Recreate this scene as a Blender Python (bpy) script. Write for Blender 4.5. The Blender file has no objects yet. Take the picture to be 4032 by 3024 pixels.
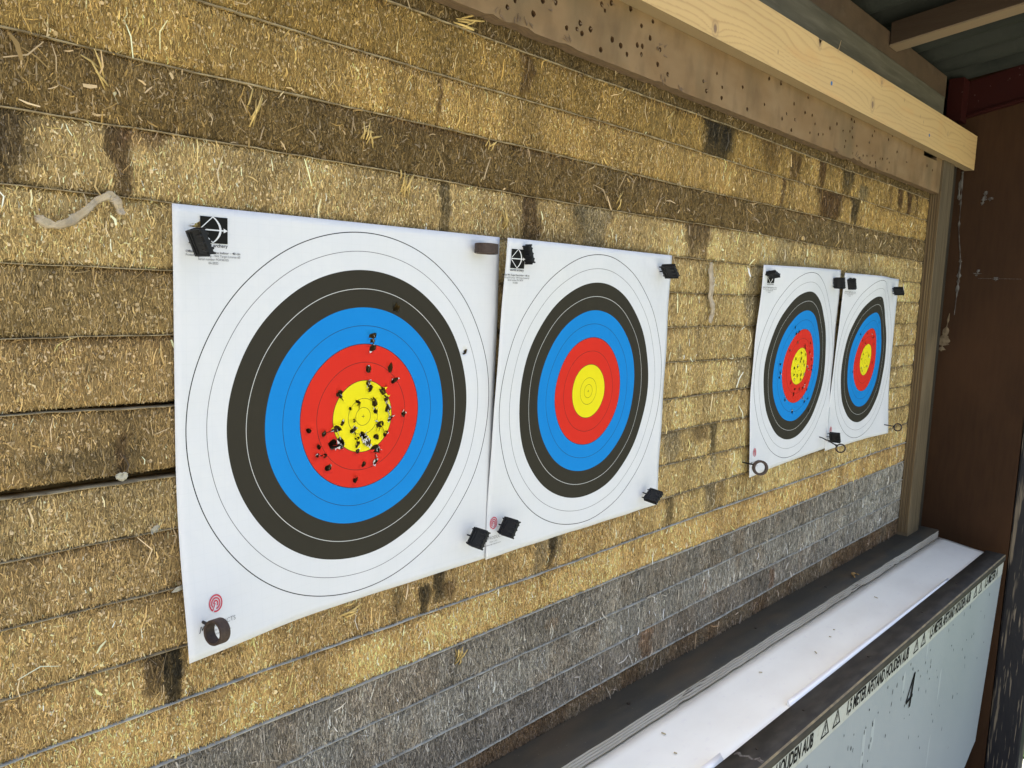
import bpy, bmesh, math, random
import numpy as np
from mathutils import Vector, Matrix
from mathutils.geometry import delaunay_2d_cdt
rng=np.random.default_rng(7); random.seed(7)
S=bpy.context.scene; COL=S.collection
HOLES=[[[0.0132,0.089,1.2],[0.0121,0.0833,0.9],[0.0126,0.0758,1.3],[0.0064,0.053,1.1],[0.0384,0.0525,1.2],[0.0446,0.0373,1],[0.0067,0.0367,0.8],[0.0092,0.0302,1],[0.0274,0.0272,1.2],[0.032,0.018,1],[-0.0318,0.0268,1],[-0.0072,0.0152,1.1],[0.0157,0.0145,1.2],[0.0174,0.0055,1],[-0.0175,0.0103,0.6],[0.0354,0.0057,1.2],[0.0574,-0.0023,0.9],[0.038,-0.006,0.9],[0.0246,-0.0111,1.3],[-0.0124,-0.0034,0.6],[-0.0274,-0.0048,0.8],[-0.0347,-0.0103,1.4],[-0.0695,-0.009,0.9],[-0.0504,-0.0138,0.8],[-0.0122,-0.0139,1],[-0.0573,-0.0276,0.8],[-0.0391,-0.0275,1.4],[-0.0284,-0.0276,1.6],[0.0007,-0.0211,1.2],[0.0029,-0.0266,1.4],[0.0081,-0.0308,1.2],[0.019,-0.0249,1],[-0.0077,-0.0237,0.6],[-0.0069,-0.0302,0.9],[0.0317,-0.0227,0.9],[-0.0585,-0.0365,0.7],[-0.0487,-0.0382,0.8],[-0.0452,-0.0524,1.1],[-0.0067,-0.0387,0.8],[0.0186,-0.038,1.7],[0.0184,-0.0524,0.9],[0.0024,-0.0538,0.9],[-0.0078,-0.0701,0.9],[0.0453,0.1198,1.2],[0.1549,0.0664,1.0]],[],[[-0.0496,0.0852,0.85],[-0.0264,0.0752,0.85],[-0.0401,0.0714,0.85],[-0.025,0.0529,0.85],[0.0498,0.0483,0.85],[0.0168,0.0432,0.85],[0.0213,0.0377,0.85],[-0.0579,0.0381,0.85],[0.0526,0.0272,0.85],[0.0267,0.0234,0.85],[0.0681,0.012,0.85],[0.0757,-0.0038,0.85],[0.0757,-0.0119,0.85],[-0.0928,0.0095,0.85],[-0.0879,-0.0093,0.85],[-0.0898,-0.0185,0.85],[0.0487,-0.0046,0.85],[0.058,-0.0106,0.85],[0.0015,0.0292,0.85],[0.004,0.0159,0.85],[-0.024,0.0176,0.85],[0.0018,0.0099,0.85],[0.0205,0.0079,0.85],[0.0279,0.0004,0.85],[-0.0099,0.0002,0.85],[-0.0255,-0.0023,0.85],[0.0322,-0.0195,0.85],[0.0161,-0.0192,0.85],[-0.0032,-0.0204,0.85],[-0.0208,-0.0174,0.85],[0.0173,-0.0299,0.85],[-0.0154,-0.0282,0.85],[-0.0322,-0.0331,0.85],[0.0438,-0.0419,0.85],[-0.007,-0.0491,0.85],[0.0173,-0.0512,0.85],[0.0349,-0.0501,0.85],[0.0597,-0.0559,0.85],[-0.0098,-0.0609,1],[-0.0507,-0.0693,1],[0.0419,-0.0746,0.8],[0.0531,-0.0829,0.9],[0.0725,-0.0775,0.8],[-0.0081,-0.0991,1.5],[0.0837,-0.1052,0.8]],[[-0.0758,0.1256,0.75],[-0.0737,0.0663,0.75],[-0.0262,0.0686,0.75],[0.0125,0.0659,0.75],[0.032,0.0593,0.75],[0.0267,0.0564,0.75],[-0.0501,0.0509,0.75],[-0.0237,0.0422,0.75],[0.0444,0.0404,0.75],[-0.0232,0.0157,0.75],[0.0204,0.01,0.75],[-0.0283,0.0026,0.75],[0.02,-0.0169,0.75],[0.0585,-0.0103,0.75],[-0.0805,-0.0274,0.75],[-0.0239,-0.02,0.75],[-0.0153,-0.0265,0.75],[0.0336,-0.0279,0.75],[0.0602,0.0951,0.75],[0.0064,0.1533,0.75]]]
PLYH=[[0.187,0.481],[0.187,0.476],[0.234,0.486],[0.2,0.492],[0.276,0.511],[0.251,0.506],[0.3,0.486],[0.321,0.49],[0.327,0.499],[0.332,0.487],[0.35,0.497],[0.352,0.504],[0.306,0.476],[0.4,0.496],[0.421,0.493],[0.437,0.485],[0.461,0.503],[0.474,0.505],[0.473,0.493],[0.517,0.489],[0.546,0.481],[0.372,0.535],[0.38,0.529],[0.394,0.543],[0.398,0.537],[0.44,0.548],[0.469,0.532],[0.498,0.545],[0.375,0.476],[0.493,0.521],[0.521,0.511],[0.695,0.514],[0.653,0.493],[0.664,0.48],[0.715,0.496],[0.787,0.511],[0.716,0.479],[0.69,0.466],[0.874,0.498],[0.809,0.478],[0.998,0.523],[0.885,0.546],[0.935,0.548],[1.06,0.547],[0.968,0.499],[0.951,0.487],[1.007,0.495],[1.051,0.516],[1.086,0.517],[1.103,0.503],[0.995,0.473],[1.082,0.482],[1.124,0.486],[1.147,0.49],[1.216,0.523],[1.181,0.508],[1.253,0.514],[1.292,0.52],[1.304,0.529],[1.313,0.544],[1.295,0.546],[1.273,0.496],[1.309,0.51],[1.269,0.484],[1.34,0.496],[1.36,0.477],[1.383,0.481],[1.407,0.484],[1.442,0.489],[1.431,0.472],[1.466,0.477],[1.349,0.46],[1.373,0.464],[1.392,0.466],[1.495,0.49],[1.511,0.492],[1.543,0.496],[1.561,0.49],[1.502,0.463],[1.55,0.472],[1.415,0.515],[1.43,0.533],[1.443,0.545],[1.541,0.542],[1.566,0.555],[1.61,0.523],[1.687,0.509],[1.861,0.523],[1.913,0.518]]
PAP=[{"c":[-0.003001189964754264,0.0009831000504389534,0.0020247450757067986],"y":[0.0392,0.0055,0.0033,0.0031,0.003,0.0054,0.0052,0.0044,0.0032,0.0033,0.0032,0.0045,0.0084,0.0032,0.0063,0.0031,0.0039,0.0059,0.0036,0.0061,0.0031,0.0035,0.0044,0.0044,0.004]},{"c":[0.41093168937432045,0.0010508845518008934,0.004543934105858502],"y":[0.0036,0.0032,0.0031,0.0031,0.0031,0.0061,0.0035,0.0032,0.0031,0.0031,0.0138,0.0044,0.0035,0.0032,0.0031,0.0202,0.0103,0.0069,0.0038,0.0032,0.0264,0.0274,0.0217,0.0074,0.0034]},{"c":[1.1498599717182134,0.006406483465654439,0.019319750432223337],"y":[0.0193,0.0048,0.0033,0.0032,0.0031,0.0044,0.0047,0.0045,0.0036,0.0032,0.0036,0.0076,0.012,0.0048,0.0033,0.0052,0.017,0.0219,0.0071,0.0035,0.0139,0.0285,0.0311,0.013,0.004]},{"c":[1.5648936454475635,0.004232367749169707,2.835815898959936e-05],"y":[0.0032,0.0031,0.0032,0.0042,0.0187,0.0042,0.0035,0.0034,0.0035,0.004,0.0075,0.0063,0.0051,0.0034,0.0031,0.0102,0.0211,0.0204,0.0041,0.0031,0.0092,0.0361,0.0454,0.0136,0.0032]}]

def lin(r,g,b,k=1.0):
    f=lambda v:(v/255/12.92 if v/255<=.04045 else ((v/255+.055)/1.055)**2.4)*k
    return (f(r),f(g),f(b))
# ------------------------------------------------------------------ noise
def _h(ix,iy,seed):
    n=(ix.astype(np.int64)*374761393+iy.astype(np.int64)*668265263+seed*144665)&0x7fffffff
    n=((n^(n>>13))*1274126177)&0x7fffffff
    return ((n^(n>>16))&0xffff)/65535.0
def vn(x,y,seed=0):
    x=np.asarray(x,float);y=np.asarray(y,float)
    ix=np.floor(x);iy=np.floor(y);fx=x-ix;fy=y-iy
    fx=fx*fx*(3-2*fx);fy=fy*fy*(3-2*fy)
    a=_h(ix,iy,seed);b=_h(ix+1,iy,seed);c=_h(ix,iy+1,seed);d=_h(ix+1,iy+1,seed)
    return (a*(1-fx)+b*fx)*(1-fy)+(c*(1-fx)+d*fx)*fy
def fbm(x,y,seed=0,o=3):
    s=0;a=.5;t=0
    for i in range(o):
        s=s+a*vn(x*2**i,y*2**i,seed+i*17);t+=a;a*=.5
    return s/t
sst=lambda e0,e1,x:(lambda t:t*t*(3-2*t))(np.clip((x-e0)/(e1-e0),0,1))
# ------------------------------------------------------------------ materials
def mat(name,col=(.5,.5,.5),rough=.6,spec=.5,metal=0.0,attr=None,noise=None,bump=None,coat=0):
    m=bpy.data.materials.new(name);m.use_nodes=True;nt=m.node_tree;N=nt.nodes;L=nt.links
    b=N['Principled BSDF'];b.inputs['Base Color'].default_value=(*col,1)
    b.inputs['Roughness'].default_value=rough;b.inputs['Specular IOR Level'].default_value=spec;b.inputs['Metallic'].default_value=metal
    out=None
    if attr:
        a=N.new('ShaderNodeVertexColor');a.layer_name=attr;out=a.outputs['Color'];L.new(out,b.inputs['Base Color'])
    tc=N.new('ShaderNodeTexCoord')
    def nz(scale,vec,det=4,dist=0):
        mp=N.new('ShaderNodeMapping');mp.inputs['Scale'].default_value=vec;L.new(tc.outputs['Object'],mp.inputs['Vector'])
        n=N.new('ShaderNodeTexNoise');n.inputs['Scale'].default_value=scale;n.inputs['Detail'].default_value=det;n.inputs['Distortion'].default_value=dist
        L.new(mp.outputs['Vector'],n.inputs['Vector']);return n.outputs['Fac']
    if noise:   # list of (scale,vec,lo,hi,color2)
        cur=out
        for sc,vec,lo,hi,c2,amt in noise:
            r=N.new('ShaderNodeMapRange');r.inputs['From Min'].default_value=lo;r.inputs['From Max'].default_value=hi;r.inputs['To Max'].default_value=amt
            L.new(nz(sc,vec),r.inputs['Value'])
            x=N.new('ShaderNodeMix');x.data_type='RGBA';L.new(r.outputs['Result'],x.inputs['Factor'])
            if cur is None: x.inputs['A'].default_value=(*col,1)
            else: L.new(cur,x.inputs['A'])
            x.inputs['B'].default_value=(*c2,1);cur=x.outputs['Result']
        L.new(cur,b.inputs['Base Color'])
    if bump:
        prev=None
        for sc,vec,st,di in bump:
            bp=N.new('ShaderNodeBump');bp.inputs['Strength'].default_value=st;bp.inputs['Distance'].default_value=di
            L.new(nz(sc,vec,5),bp.inputs['Height'])
            if prev: L.new(prev,bp.inputs['Normal'])
            prev=bp.outputs['Normal']
        L.new(prev,b.inputs['Normal'])
    return m
# ------------------------------------------------------------------ object helpers
def link(name,me,parent=None):
    o=bpy.data.objects.new(name,me);COL.objects.link(o)
    if parent: o.parent=parent
    return o
def tag(o,label,cat,group=None,kind=None):
    if label:o['label']=label
    if cat:o['category']=cat
    if group:o['group']=group
    if kind:o['kind']=kind
    return o
def thing(name,label,cat,loc=(0,0,0),group=None):
    o=bpy.data.objects.new(name,None);COL.objects.link(o);o.location=loc;o.empty_display_size=.02
    return tag(o,label,cat,group)
def npmesh(name,V,F,m,cols=None,attr='Tint',smooth=False):
    V=np.asarray(V,np.float32);F=np.asarray(F,np.int32);k=F.shape[1]
    me=bpy.data.meshes.new(name);me.vertices.add(len(V));me.vertices.foreach_set('co',V.ravel())
    me.loops.add(F.size);me.loops.foreach_set('vertex_index',F.ravel())
    me.polygons.add(len(F));me.polygons.foreach_set('loop_start',np.arange(0,F.size,k,dtype=np.int32))
    me.polygons.foreach_set('loop_total',np.full(len(F),k,np.int32))
    if smooth: me.polygons.foreach_set('use_smooth',np.ones(len(F),bool))
    me.update(calc_edges=True)
    if cols is not None:
        ca=me.color_attributes.new(attr,'FLOAT_COLOR','POINT')
        c=np.ones((len(V),4),np.float32);c[:,:3]=cols;ca.data.foreach_set('color',c.ravel())
    me.materials.append(m);return me
def pmesh(name,V,F,m,smooth=False):
    me=bpy.data.meshes.new(name);me.from_pydata([tuple(map(float,v)) for v in V],[],[tuple(f) for f in F]);me.update()
    if smooth:
        for p in me.polygons:p.use_smooth=True
    me.materials.append(m);return me
class MB:
    def __init__(s): s.V=[];s.F=[]
    def hexa(s,P):   # 8 pts: bottom 0-3 ccw, top 4-7
        n=len(s.V);s.V+=[tuple(p) for p in P]
        s.F+=[tuple(n+i for i in f) for f in ((0,3,2,1),(4,5,6,7),(0,1,5,4),(1,2,6,5),(2,3,7,6),(3,0,4,7))]
    def box(s,x0,x1,y0,y1,z0,z1,M=None):
        P=[(x0,y0,z0),(x1,y0,z0),(x1,y1,z0),(x0,y1,z0),(x0,y0,z1),(x1,y0,z1),(x1,y1,z1),(x0,y1,z1)]
        if M: P=[M@Vector(p) for p in P]
        s.hexa(P)
    def tube(s,pts,r,n=10,M=None,cap=True):
        rings=[];pts=[Vector(p) for p in pts]
        rr=r if hasattr(r,'__len__') else [r]*len(pts)
        for i,p in enumerate(pts):
            d=(pts[min(i+1,len(pts)-1)]-pts[max(i-1,0)]).normalized()
            u=d.orthogonal().normalized();w=d.cross(u);b=len(s.V)
            for k in range(n):
                t=2*math.pi*k/n;q=p+u*math.cos(t)*rr[i]+w*math.sin(t)*rr[i]
                if M:q=M@q
                s.V.append(tuple(q))
            rings.append(b)
        for a,b in zip(rings,rings[1:]):
            for k in range(n): s.F.append((a+k,a+(k+1)%n,b+(k+1)%n,b+k))
        if cap:
            s.F.append(tuple(rings[0]+k for k in range(n))[::-1]);s.F.append(tuple(rings[-1]+k for k in range(n)))
    def ring(s,c,axis,R,r,h,n=40):   # short pipe: outer R inner r length h
        c=Vector(c);d=Vector(axis).normalized();u=d.orthogonal().normalized();w=d.cross(u);b=len(s.V)
        for k in range(n):
            t=2*math.pi*k/n;e=u*math.cos(t)+w*math.sin(t)
            for q in (c+e*R-d*h/2,c+e*R+d*h/2,c+e*r+d*h/2,c+e*r-d*h/2): s.V.append(tuple(q))
        for k in range(n):
            a=b+4*k;e=b+4*((k+1)%n)
            for i in range(4): s.F.append((a+i,e+i,e+(i+1)%4,a+(i+1)%4))
    def torus(s,c,axis,R,r,n=32,m=8):
        c=Vector(c);d=Vector(axis).normalized();u=d.orthogonal().normalized();w=d.cross(u);b=len(s.V)
        for k in range(n):
            t=2*math.pi*k/n;e=u*math.cos(t)+w*math.sin(t)
            for j in range(m):
                p=2*math.pi*j/m;s.V.append(tuple(c+e*(R+r*math.cos(p))+d*r*math.sin(p)))
        for k in range(n):
            for j in range(m):
                s.F.append((b+k*m+j,b+((k+1)%n)*m+j,b+((k+1)%n)*m+(j+1)%m,b+k*m+(j+1)%m))
    def build(s,name,m,parent=None,bevel=0,seg=2,smooth=False):
        me=pmesh(name,s.V,s.F,m,smooth);o=link(name,me,parent)
        bm=bmesh.new();bm.from_mesh(me);bmesh.ops.recalc_face_normals(bm,faces=bm.faces)
        if bevel: bmesh.ops.bevel(bm,geom=list(bm.edges),offset=bevel,segments=seg,profile=.6,affect='EDGES',clamp_overlap=True)
        bm.to_mesh(me);bm.free()
        return o
# ------------------------------------------------------------------ palette
BL='black'
M_BLACK=mat('black_plastic',(.009,.0095,.010),.55,.3,bump=[(900,(1,1,1),.12,.0004)])
M_PIN=mat('dark_pin_steel',(.03,.024,.02),.45,.5,.6)
M_RING=mat('brown_ring',(.045,.028,.020),.6,.4,noise=[(300,(1,1,1),.4,.7,(.075,.05,.035),.7)],bump=[(500,(1,1,1),.25,.0006)])
M_STRAW=mat('straw',(.4,.3,.1),.75,.25,attr='Tint')
M_SEAM=mat('seam_sheet',(.40,.32,.19),.85,.1,noise=[(60,(1,1,1),.35,.65,(.16,.12,.07),.9)],bump=[(300,(1,1,1),.5,.001)])
M_SEAMG=mat('seam_sheet_grey',(.46,.44,.37),.85,.1,noise=[(60,(1,1,1),.4,.7,(.22,.2,.16),.8)],bump=[(300,(1,1,1),.5,.001)])
M_SCRAP=mat('scrap_paper',(.46,.385,.28),.9,.1,noise=[(90,(1,1,1),.4,.7,(.27,.21,.14),.8)],bump=[(400,(1,1,1),.6,.001)])
M_INK=mat('black_ink',(.016,.016,.014),.85,.05)
M_INKG=mat('grey_ink',(.10,.10,.10),.85,.05)
M_INKR=mat('red_ink',(.55,.04,.07),.6,.3)
M_WHITEP=mat('white_print',(.70,.70,.69),.7,.3)
M_TORN=mat('torn_paper',(.60,.58,.54),.9,.1)
M_PLY=mat('plywood_old',(.215,.134,.064),.85,.06,
   noise=[(9,(1,1,2.5),.35,.7,(.26,.175,.092),.9),(28,(1,1,.5),.5,.75,(.115,.075,.04),.6),(5,(2.2,1,1),.5,.72,(.13,.095,.05),.7)],
   bump=[(220,(1,1,4),.25,.001),(40,(1,1,1),.2,.002)])
M_PLYEDGE=mat('plywood_edge',(.19,.125,.068),.8,.2,noise=[(60,(1,6,1),.4,.65,(.12,.08,.05),.8)],bump=[(150,(.4,6,6),.5,.002)])
M_HOLE=mat('hole_wood',(.10,.055,.025),.9,.1)
M_PINE=mat('pine',(.6,.4,.2),.55,.3,attr='Tint',bump=[(400,(.1,1,1),.15,.0005)])
M_PINEE=mat('pine_side',(.31,.225,.12),.65,.25,noise=[(40,(.15,3,3),.4,.7,(.30,.21,.11),.7)],bump=[(200,(.1,2,2),.2,.001)])
M_BLUE=mat('blue_mark',(.03,.13,.32),.6,.3)
M_GREYB=mat('grey_timber',(.105,.092,.062),.9,.08,noise=[(10,(.5,1,3),.4,.7,(.072,.063,.042),.9),(30,(.3,1,4),.5,.75,(.15,.13,.09),.6)],bump=[(120,(.15,1,3),.4,.002)])
M_BROWNB=mat('brown_timber',(.085,.054,.03),.85,.2,noise=[(12,(1,1,1.5),.45,.7,(.06,.038,.022),.9),(35,(1,1,1),.55,.8,(.11,.08,.05),.6)],bump=[(100,(.4,1,2),.4,.002)])
M_RAFT=mat('rafter_timber',(.045,.029,.017),.8,.2,noise=[(22,(3,.2,3),.4,.68,(.04,.024,.014),.9)],bump=[(120,(3,.2,3),.4,.002)])
M_RAFTLIT=mat('rafter_underside_lit',(.20,.145,.09),.8,.2,noise=[(30,(3,.35,3),.4,.68,(.22,.15,.09),.9)],bump=[(120,(3,.2,3),.4,.002)])
M_ROOF=mat('corrugated_sheet',(.034,.036,.030),.75,.1,noise=[(14,(1,.3,1),.4,.7,(.016,.018,.015),.8)],bump=[(160,(.05,1,.05),.35,.003)])
M_RED=mat('red_oxide_steel',(.030,.005,.0035),.65,.12,noise=[(90,(1,1,1),.68,.76,(.2,.15,.13),.7),(12,(1,1,1),.4,.7,(.028,.006,.005),.8)],bump=[(80,(1,1,1),.15,.001)])
M_ENDW=mat('brown_stained_panel',(.046,.0225,.0100),.6,.12,noise=[(30,(1,3,.4),.4,.78,(.030,.013,.0065),.6),(150,(1,3,.6),.68,.8,(.09,.05,.028),.3),(4,(1,1,.7),.45,.7,(.072,.034,.015),.7)],bump=[(150,(1,4,.2),.2,.001)])
M_DRIP=mat('pale_drip',(.16,.15,.13),.8,.3,noise=[(120,(1,2,.5),.4,.6,(.06,.045,.035),.9)])
M_FOAM=mat('foam_patch',(.22,.165,.10),.9,.1,noise=[(70,(1,1,1),.4,.6,(.12,.085,.05),.8)])
M_POSTG=mat('weathered_post',(.045,.038,.026),.85,.2,noise=[(30,(3,3,.2),.4,.65,(.022,.018,.012),.9)],bump=[(120,(3,3,.15),.4,.002)])
M_BATT=mat('batten_wood',(.125,.095,.055),.8,.2,noise=[(45,(3,3,.12),.4,.65,(.075,.055,.03),.9),(6,(1,1,.5),.5,.7,(.20,.15,.085),.8)],bump=[(160,(3,3,.1),.4,.001)])
M_BATTE=mat('batten_edge',(.20,.145,.075),.8,.2,noise=[(90,(.5,7,.03),.42,.58,(.11,.07,.035),.95)],bump=[(120,(.5,7,.05),.6,.002)])
M_FLAKE=mat('flaking_black_paint',(.012,.011,.013),.55,.4,noise=[(34,(1.6,1.6,.10),.575,.62,(.19,.15,.10),1.0),(90,(2,2,.12),.62,.67,(.20,.16,.11),1.0),(60,(3,3,.2),.5,.62,(.02,.017,.016),.25)],bump=[(24,(1.6,1.6,.28),.6,.003)])
M_LEDGE=mat('dark_film_ply',(.040,.037,.028),.7,.25,noise=[(14,(1,2,1),.4,.7,(.058,.049,.032),.8),(4,(1,4,1),.5,.7,(.11,.075,.04),.35),(260,(1,1,1),.69,.74,(.2,.17,.12),.6)],bump=[(200,(1,1,1),.15,.0008)])
M_LEDGEE=mat('ply_layers',(.44,.40,.33),.85,.2,noise=[(26,(.12,1,1),.4,.7,(.30,.26,.2),.8)],bump=[(150,(.15,1,2),.5,.002)])
M_LEDGEL=mat('ply_glue_line',(.12,.10,.08),.85,.2)
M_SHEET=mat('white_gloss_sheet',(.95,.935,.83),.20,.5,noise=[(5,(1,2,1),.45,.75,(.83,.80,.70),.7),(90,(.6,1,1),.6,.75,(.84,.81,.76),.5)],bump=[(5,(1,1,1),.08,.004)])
M_LSTRIP=mat('light_strip_wedge',(.95,.95,.93),.15,.6)
M_RAIL=mat('dark_rail',(.036,.033,.027),.7,.2,noise=[(18,(1,3,1),.4,.7,(.075,.068,.055),.7),(300,(1,1,1),.72,.76,(.3,.28,.25),.6)],bump=[(200,(1,1,1),.15,.0008)])
M_RAILE=mat('worn_edge',(.26,.205,.115),.7,.3,noise=[(40,(1,1,1),.4,.6,(.15,.12,.08),.9)])
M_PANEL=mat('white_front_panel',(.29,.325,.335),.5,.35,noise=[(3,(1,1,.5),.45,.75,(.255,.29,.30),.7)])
M_TAPE=mat('warning_tape',(.42,.435,.385),.5,.4,noise=[(50,(1,1,1),.55,.7,(.30,.30,.23),.8)])
M_SPECK=mat('dark_speck',(.025,.025,.022),.9,.05)
M_PALE=mat('pale_smear',(.36,.40,.40),.6,.3)
M_BACK=mat('backing_boards',(.07,.05,.03),.9,.2)
M_GROUND=mat('paving',(.34,.345,.28),.9,.2,noise=[(3,(1,1,1),.4,.7,(.26,.25,.22),.8)])
# ------------------------------------------------------------------ target faces: surface of each paper
_g=np.linspace(-.21,.21,5);_X,_Z=np.meshgrid(_g,_g);_C=np.c_[_X.ravel(),_Z.ravel()]
def pap_y(i,a,b):
    D=(a[:,None]-_C[:,0])**2+(b[:,None]-_C[:,1])**2
    W=np.exp(-D/(2*(.105*.62)**2));W/=W.sum(1,keepdims=True)
    return -(W@np.array(PAP[i]['y']).ravel())-.0012
def pap(i,a,b,off=0.):
    a=np.atleast_1d(np.asarray(a,float));b=np.atleast_1d(np.asarray(b,float))
    cx,cz,t=PAP[i]['c'];c,s=math.cos(t),math.sin(t)
    y=pap_y(i,a,b)+.0006*np.sin(a*61+i)*np.sin(b*47+2*i)+.0008*np.sin(a*19+b*9+i*2)*np.sin(b*14-a*6+i)-off
    return np.c_[cx+c*a-s*b,y,cz+s*a+c*b]
pits=[]
for i in range(4):
    for a,b,s in HOLES[i]:
        p=pap(i,a,b)[0];pits.append((p[0],p[2],s))
PITS=np.array(pits)
# ------------------------------------------------------------------ straw layers
SEAM=[.5040,.4478,.3894,.3289,.2697,.2105,.1522,.0926,.0324,-.0282,-.088,-.1458,-.2035,-.2592,-.3162,-.3732,-.4309,-.486,-.545]
X0,X1=-.95,1.992
LC=[(112,90,58),(152,120,64),(170,136,79),(121,96,58),(176,144,88),(190,156,94),(150,120,69),(164,130,76),(154,122,71),(164,134,84),(164,131,79),(178,142,82),(182,144,82),(200,158,88),(126,117,105),(134,127,117),(124,114,103),(106,80,52)]
LN=['weathered brown grey straw layer half hidden under the edge of the holed plywood board',
'olive gold straw layer just below the weathered top one, with the widest black stain',
'orange gold straw layer directly above the dark shredded layer',
'dark brown shredded straw layer with loose pale stalks, above the target faces',
'tan straw layer with dark vertical stains touching the top edges of the nearest target faces',
'pale gold straw layer carrying the torn beige scrap, beside the top target corners',
'olive straw layer starting just below the one with the torn beige scrap',
'brown straw layer directly above the upper open black gap beside the nearest target',
'brown straw layer squeezed between the two open black gaps beside the nearest target',
'greyish tan straw layer directly below the lower open black gap',
'tan straw layer second below the lower open black gap, left of the nearest target',
'tan straw layer at the height of the lower logo of the nearest target face',
'tan straw layer with black smudges along the bottom edges of the target faces',
'bright golden straw layer directly above the grey layers, without stains',
'brownish grey straw layer, topmost of the grey ones',
'pale grey straw layer, second of the grey ones from the top',
'grey straw layer, lowest of the grey ones, above the rusty bottom layer',
'rusty brown straw layer lying along the dark ledge']
BRN_=np.array(lin(80,58,32));BLK=lin(27,25,20);BRN=lin(80,53,25);GRY=lin(105,98,84);RUS=lin(120,76,32)
# stains and one painted shadow: (layer, x0, x1, colour, strength, z fraction top..bottom)
ST=[(1,.70,.815,BLK,.92,0,1),(1,1.045,1.105,BRN,.75,.1,1),(1,.94,1.0,BRN,.45,0,1),(1,1.195,1.235,BRN,.9,0,1),(1,1.335,1.395,BLK,.8,0,1),(1,1.44,1.5,GRY,.55,.4,1),(1,1.722,1.757,BRN,.95,0,1),(1,1.797,1.837,BRN,.95,0,1),(1,1.655,1.675,BRN,.6,0,1),(1,1.875,1.89,BRN,.8,0,1),(1,1.915,1.925,BRN,.7,0,1),(1,.24,.262,BRN,.75,0,1),
(2,1.2,1.345,BRN,.95,0,1),(2,1.395,1.452,BLK,.8,0,1),(2,1.02,1.04,BRN,.8,0,1),(2,.1,.104,BRN,.9,.1,1),
(4,.108,.127,BLK,.75,0,1),(4,.252,.285,BRN,.85,0,1),(4,.375,.45,GRY,.6,0,1),(4,.36,.39,BLK,.45,.1,.9),(4,-.42,-.325,lin(62,44,26),.85,0,1),(4,-.265,-.247,BRN,.85,0,1),(4,-.25,-.22,lin(100,62,28),.6,0,.35),(4,.66,.755,BRN,.8,0,1),(4,1.0,1.1,GRY,.4,0,1),(4,1.25,1.3,BRN,.4,0,1),
(12,-.226,-.205,BLK,.97,0,1),(12,-.243,-.226,lin(70,52,34),.8,0,.85),(12,-.198,-.185,BLK,.9,0,.42),(12,-.185,-.155,lin(92,66,38),.7,0,.5),(12,-.2,-.196,BLK,.8,.75,1),(12,.093,.11,BLK,.85,.3,1),(12,.116,.134,BLK,.8,0,.9),(12,.135,.15,BRN,.7,.4,.9),(12,.337,.356,BLK,.9,0,1),(12,.305,.337,GRY,.55,0,1),(12,.356,.37,GRY,.6,0,1),(12,.05,.064,BLK,.4,.2,1),(12,.65,.687,BLK,.65,0,1),(12,.8,.865,BRN,.5,0,1),(12,.795,.83,GRY,.5,0,1),
(10,.735,.797,BRN,.65,0,.6),(10,.797,.828,BLK,.75,0,1),(10,.64,.69,GRY,.6,0,1),(11,.81,.83,GRY,.5,0,.7),(11,.54,.57,GRY,.5,.4,1),(10,.56,.6,BRN,.4,.2,1),
(5,.905,.957,GRY,.6,0,1),(6,.905,.96,GRY,.65,0,1),(7,.92,.955,GRY,.4,0,1),(8,.87,.96,GRY,.55,0,1),(9,.9,.955,BRN,.35,0,1),(6,1.37,1.4,BRN,.6,0,1),(7,.66,.675,GRY,.45,.5,1),  # bands left of the curled face paint its soft shadow; the rest are stains
(8,-.34,-.24,lin(70,58,40),.55,.6,1),(8,-.262,-.252,BRN,.7,.4,1),(14,.34,.37,lin(150,110,60),.35,.4,.7),(16,.6,.64,RUS,.6,0,1),(16,1.1,1.13,RUS,.6,.2,1),(15,.8,.83,RUS,.35,.3,1)]
def tone(L,x,z):
    c=tone0(L,x,z);g=c.mean(1,keepdims=True)
    w=.14 if L<4 else .28
    return (c*(1-w)+g*w*np.array([1.05,1.0,.84]))*np.array([1.24,1.25,1.0] if L<4 else [1.38,1.385,1.19] if L<14 else [1.55,1.57,1.53])
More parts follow.
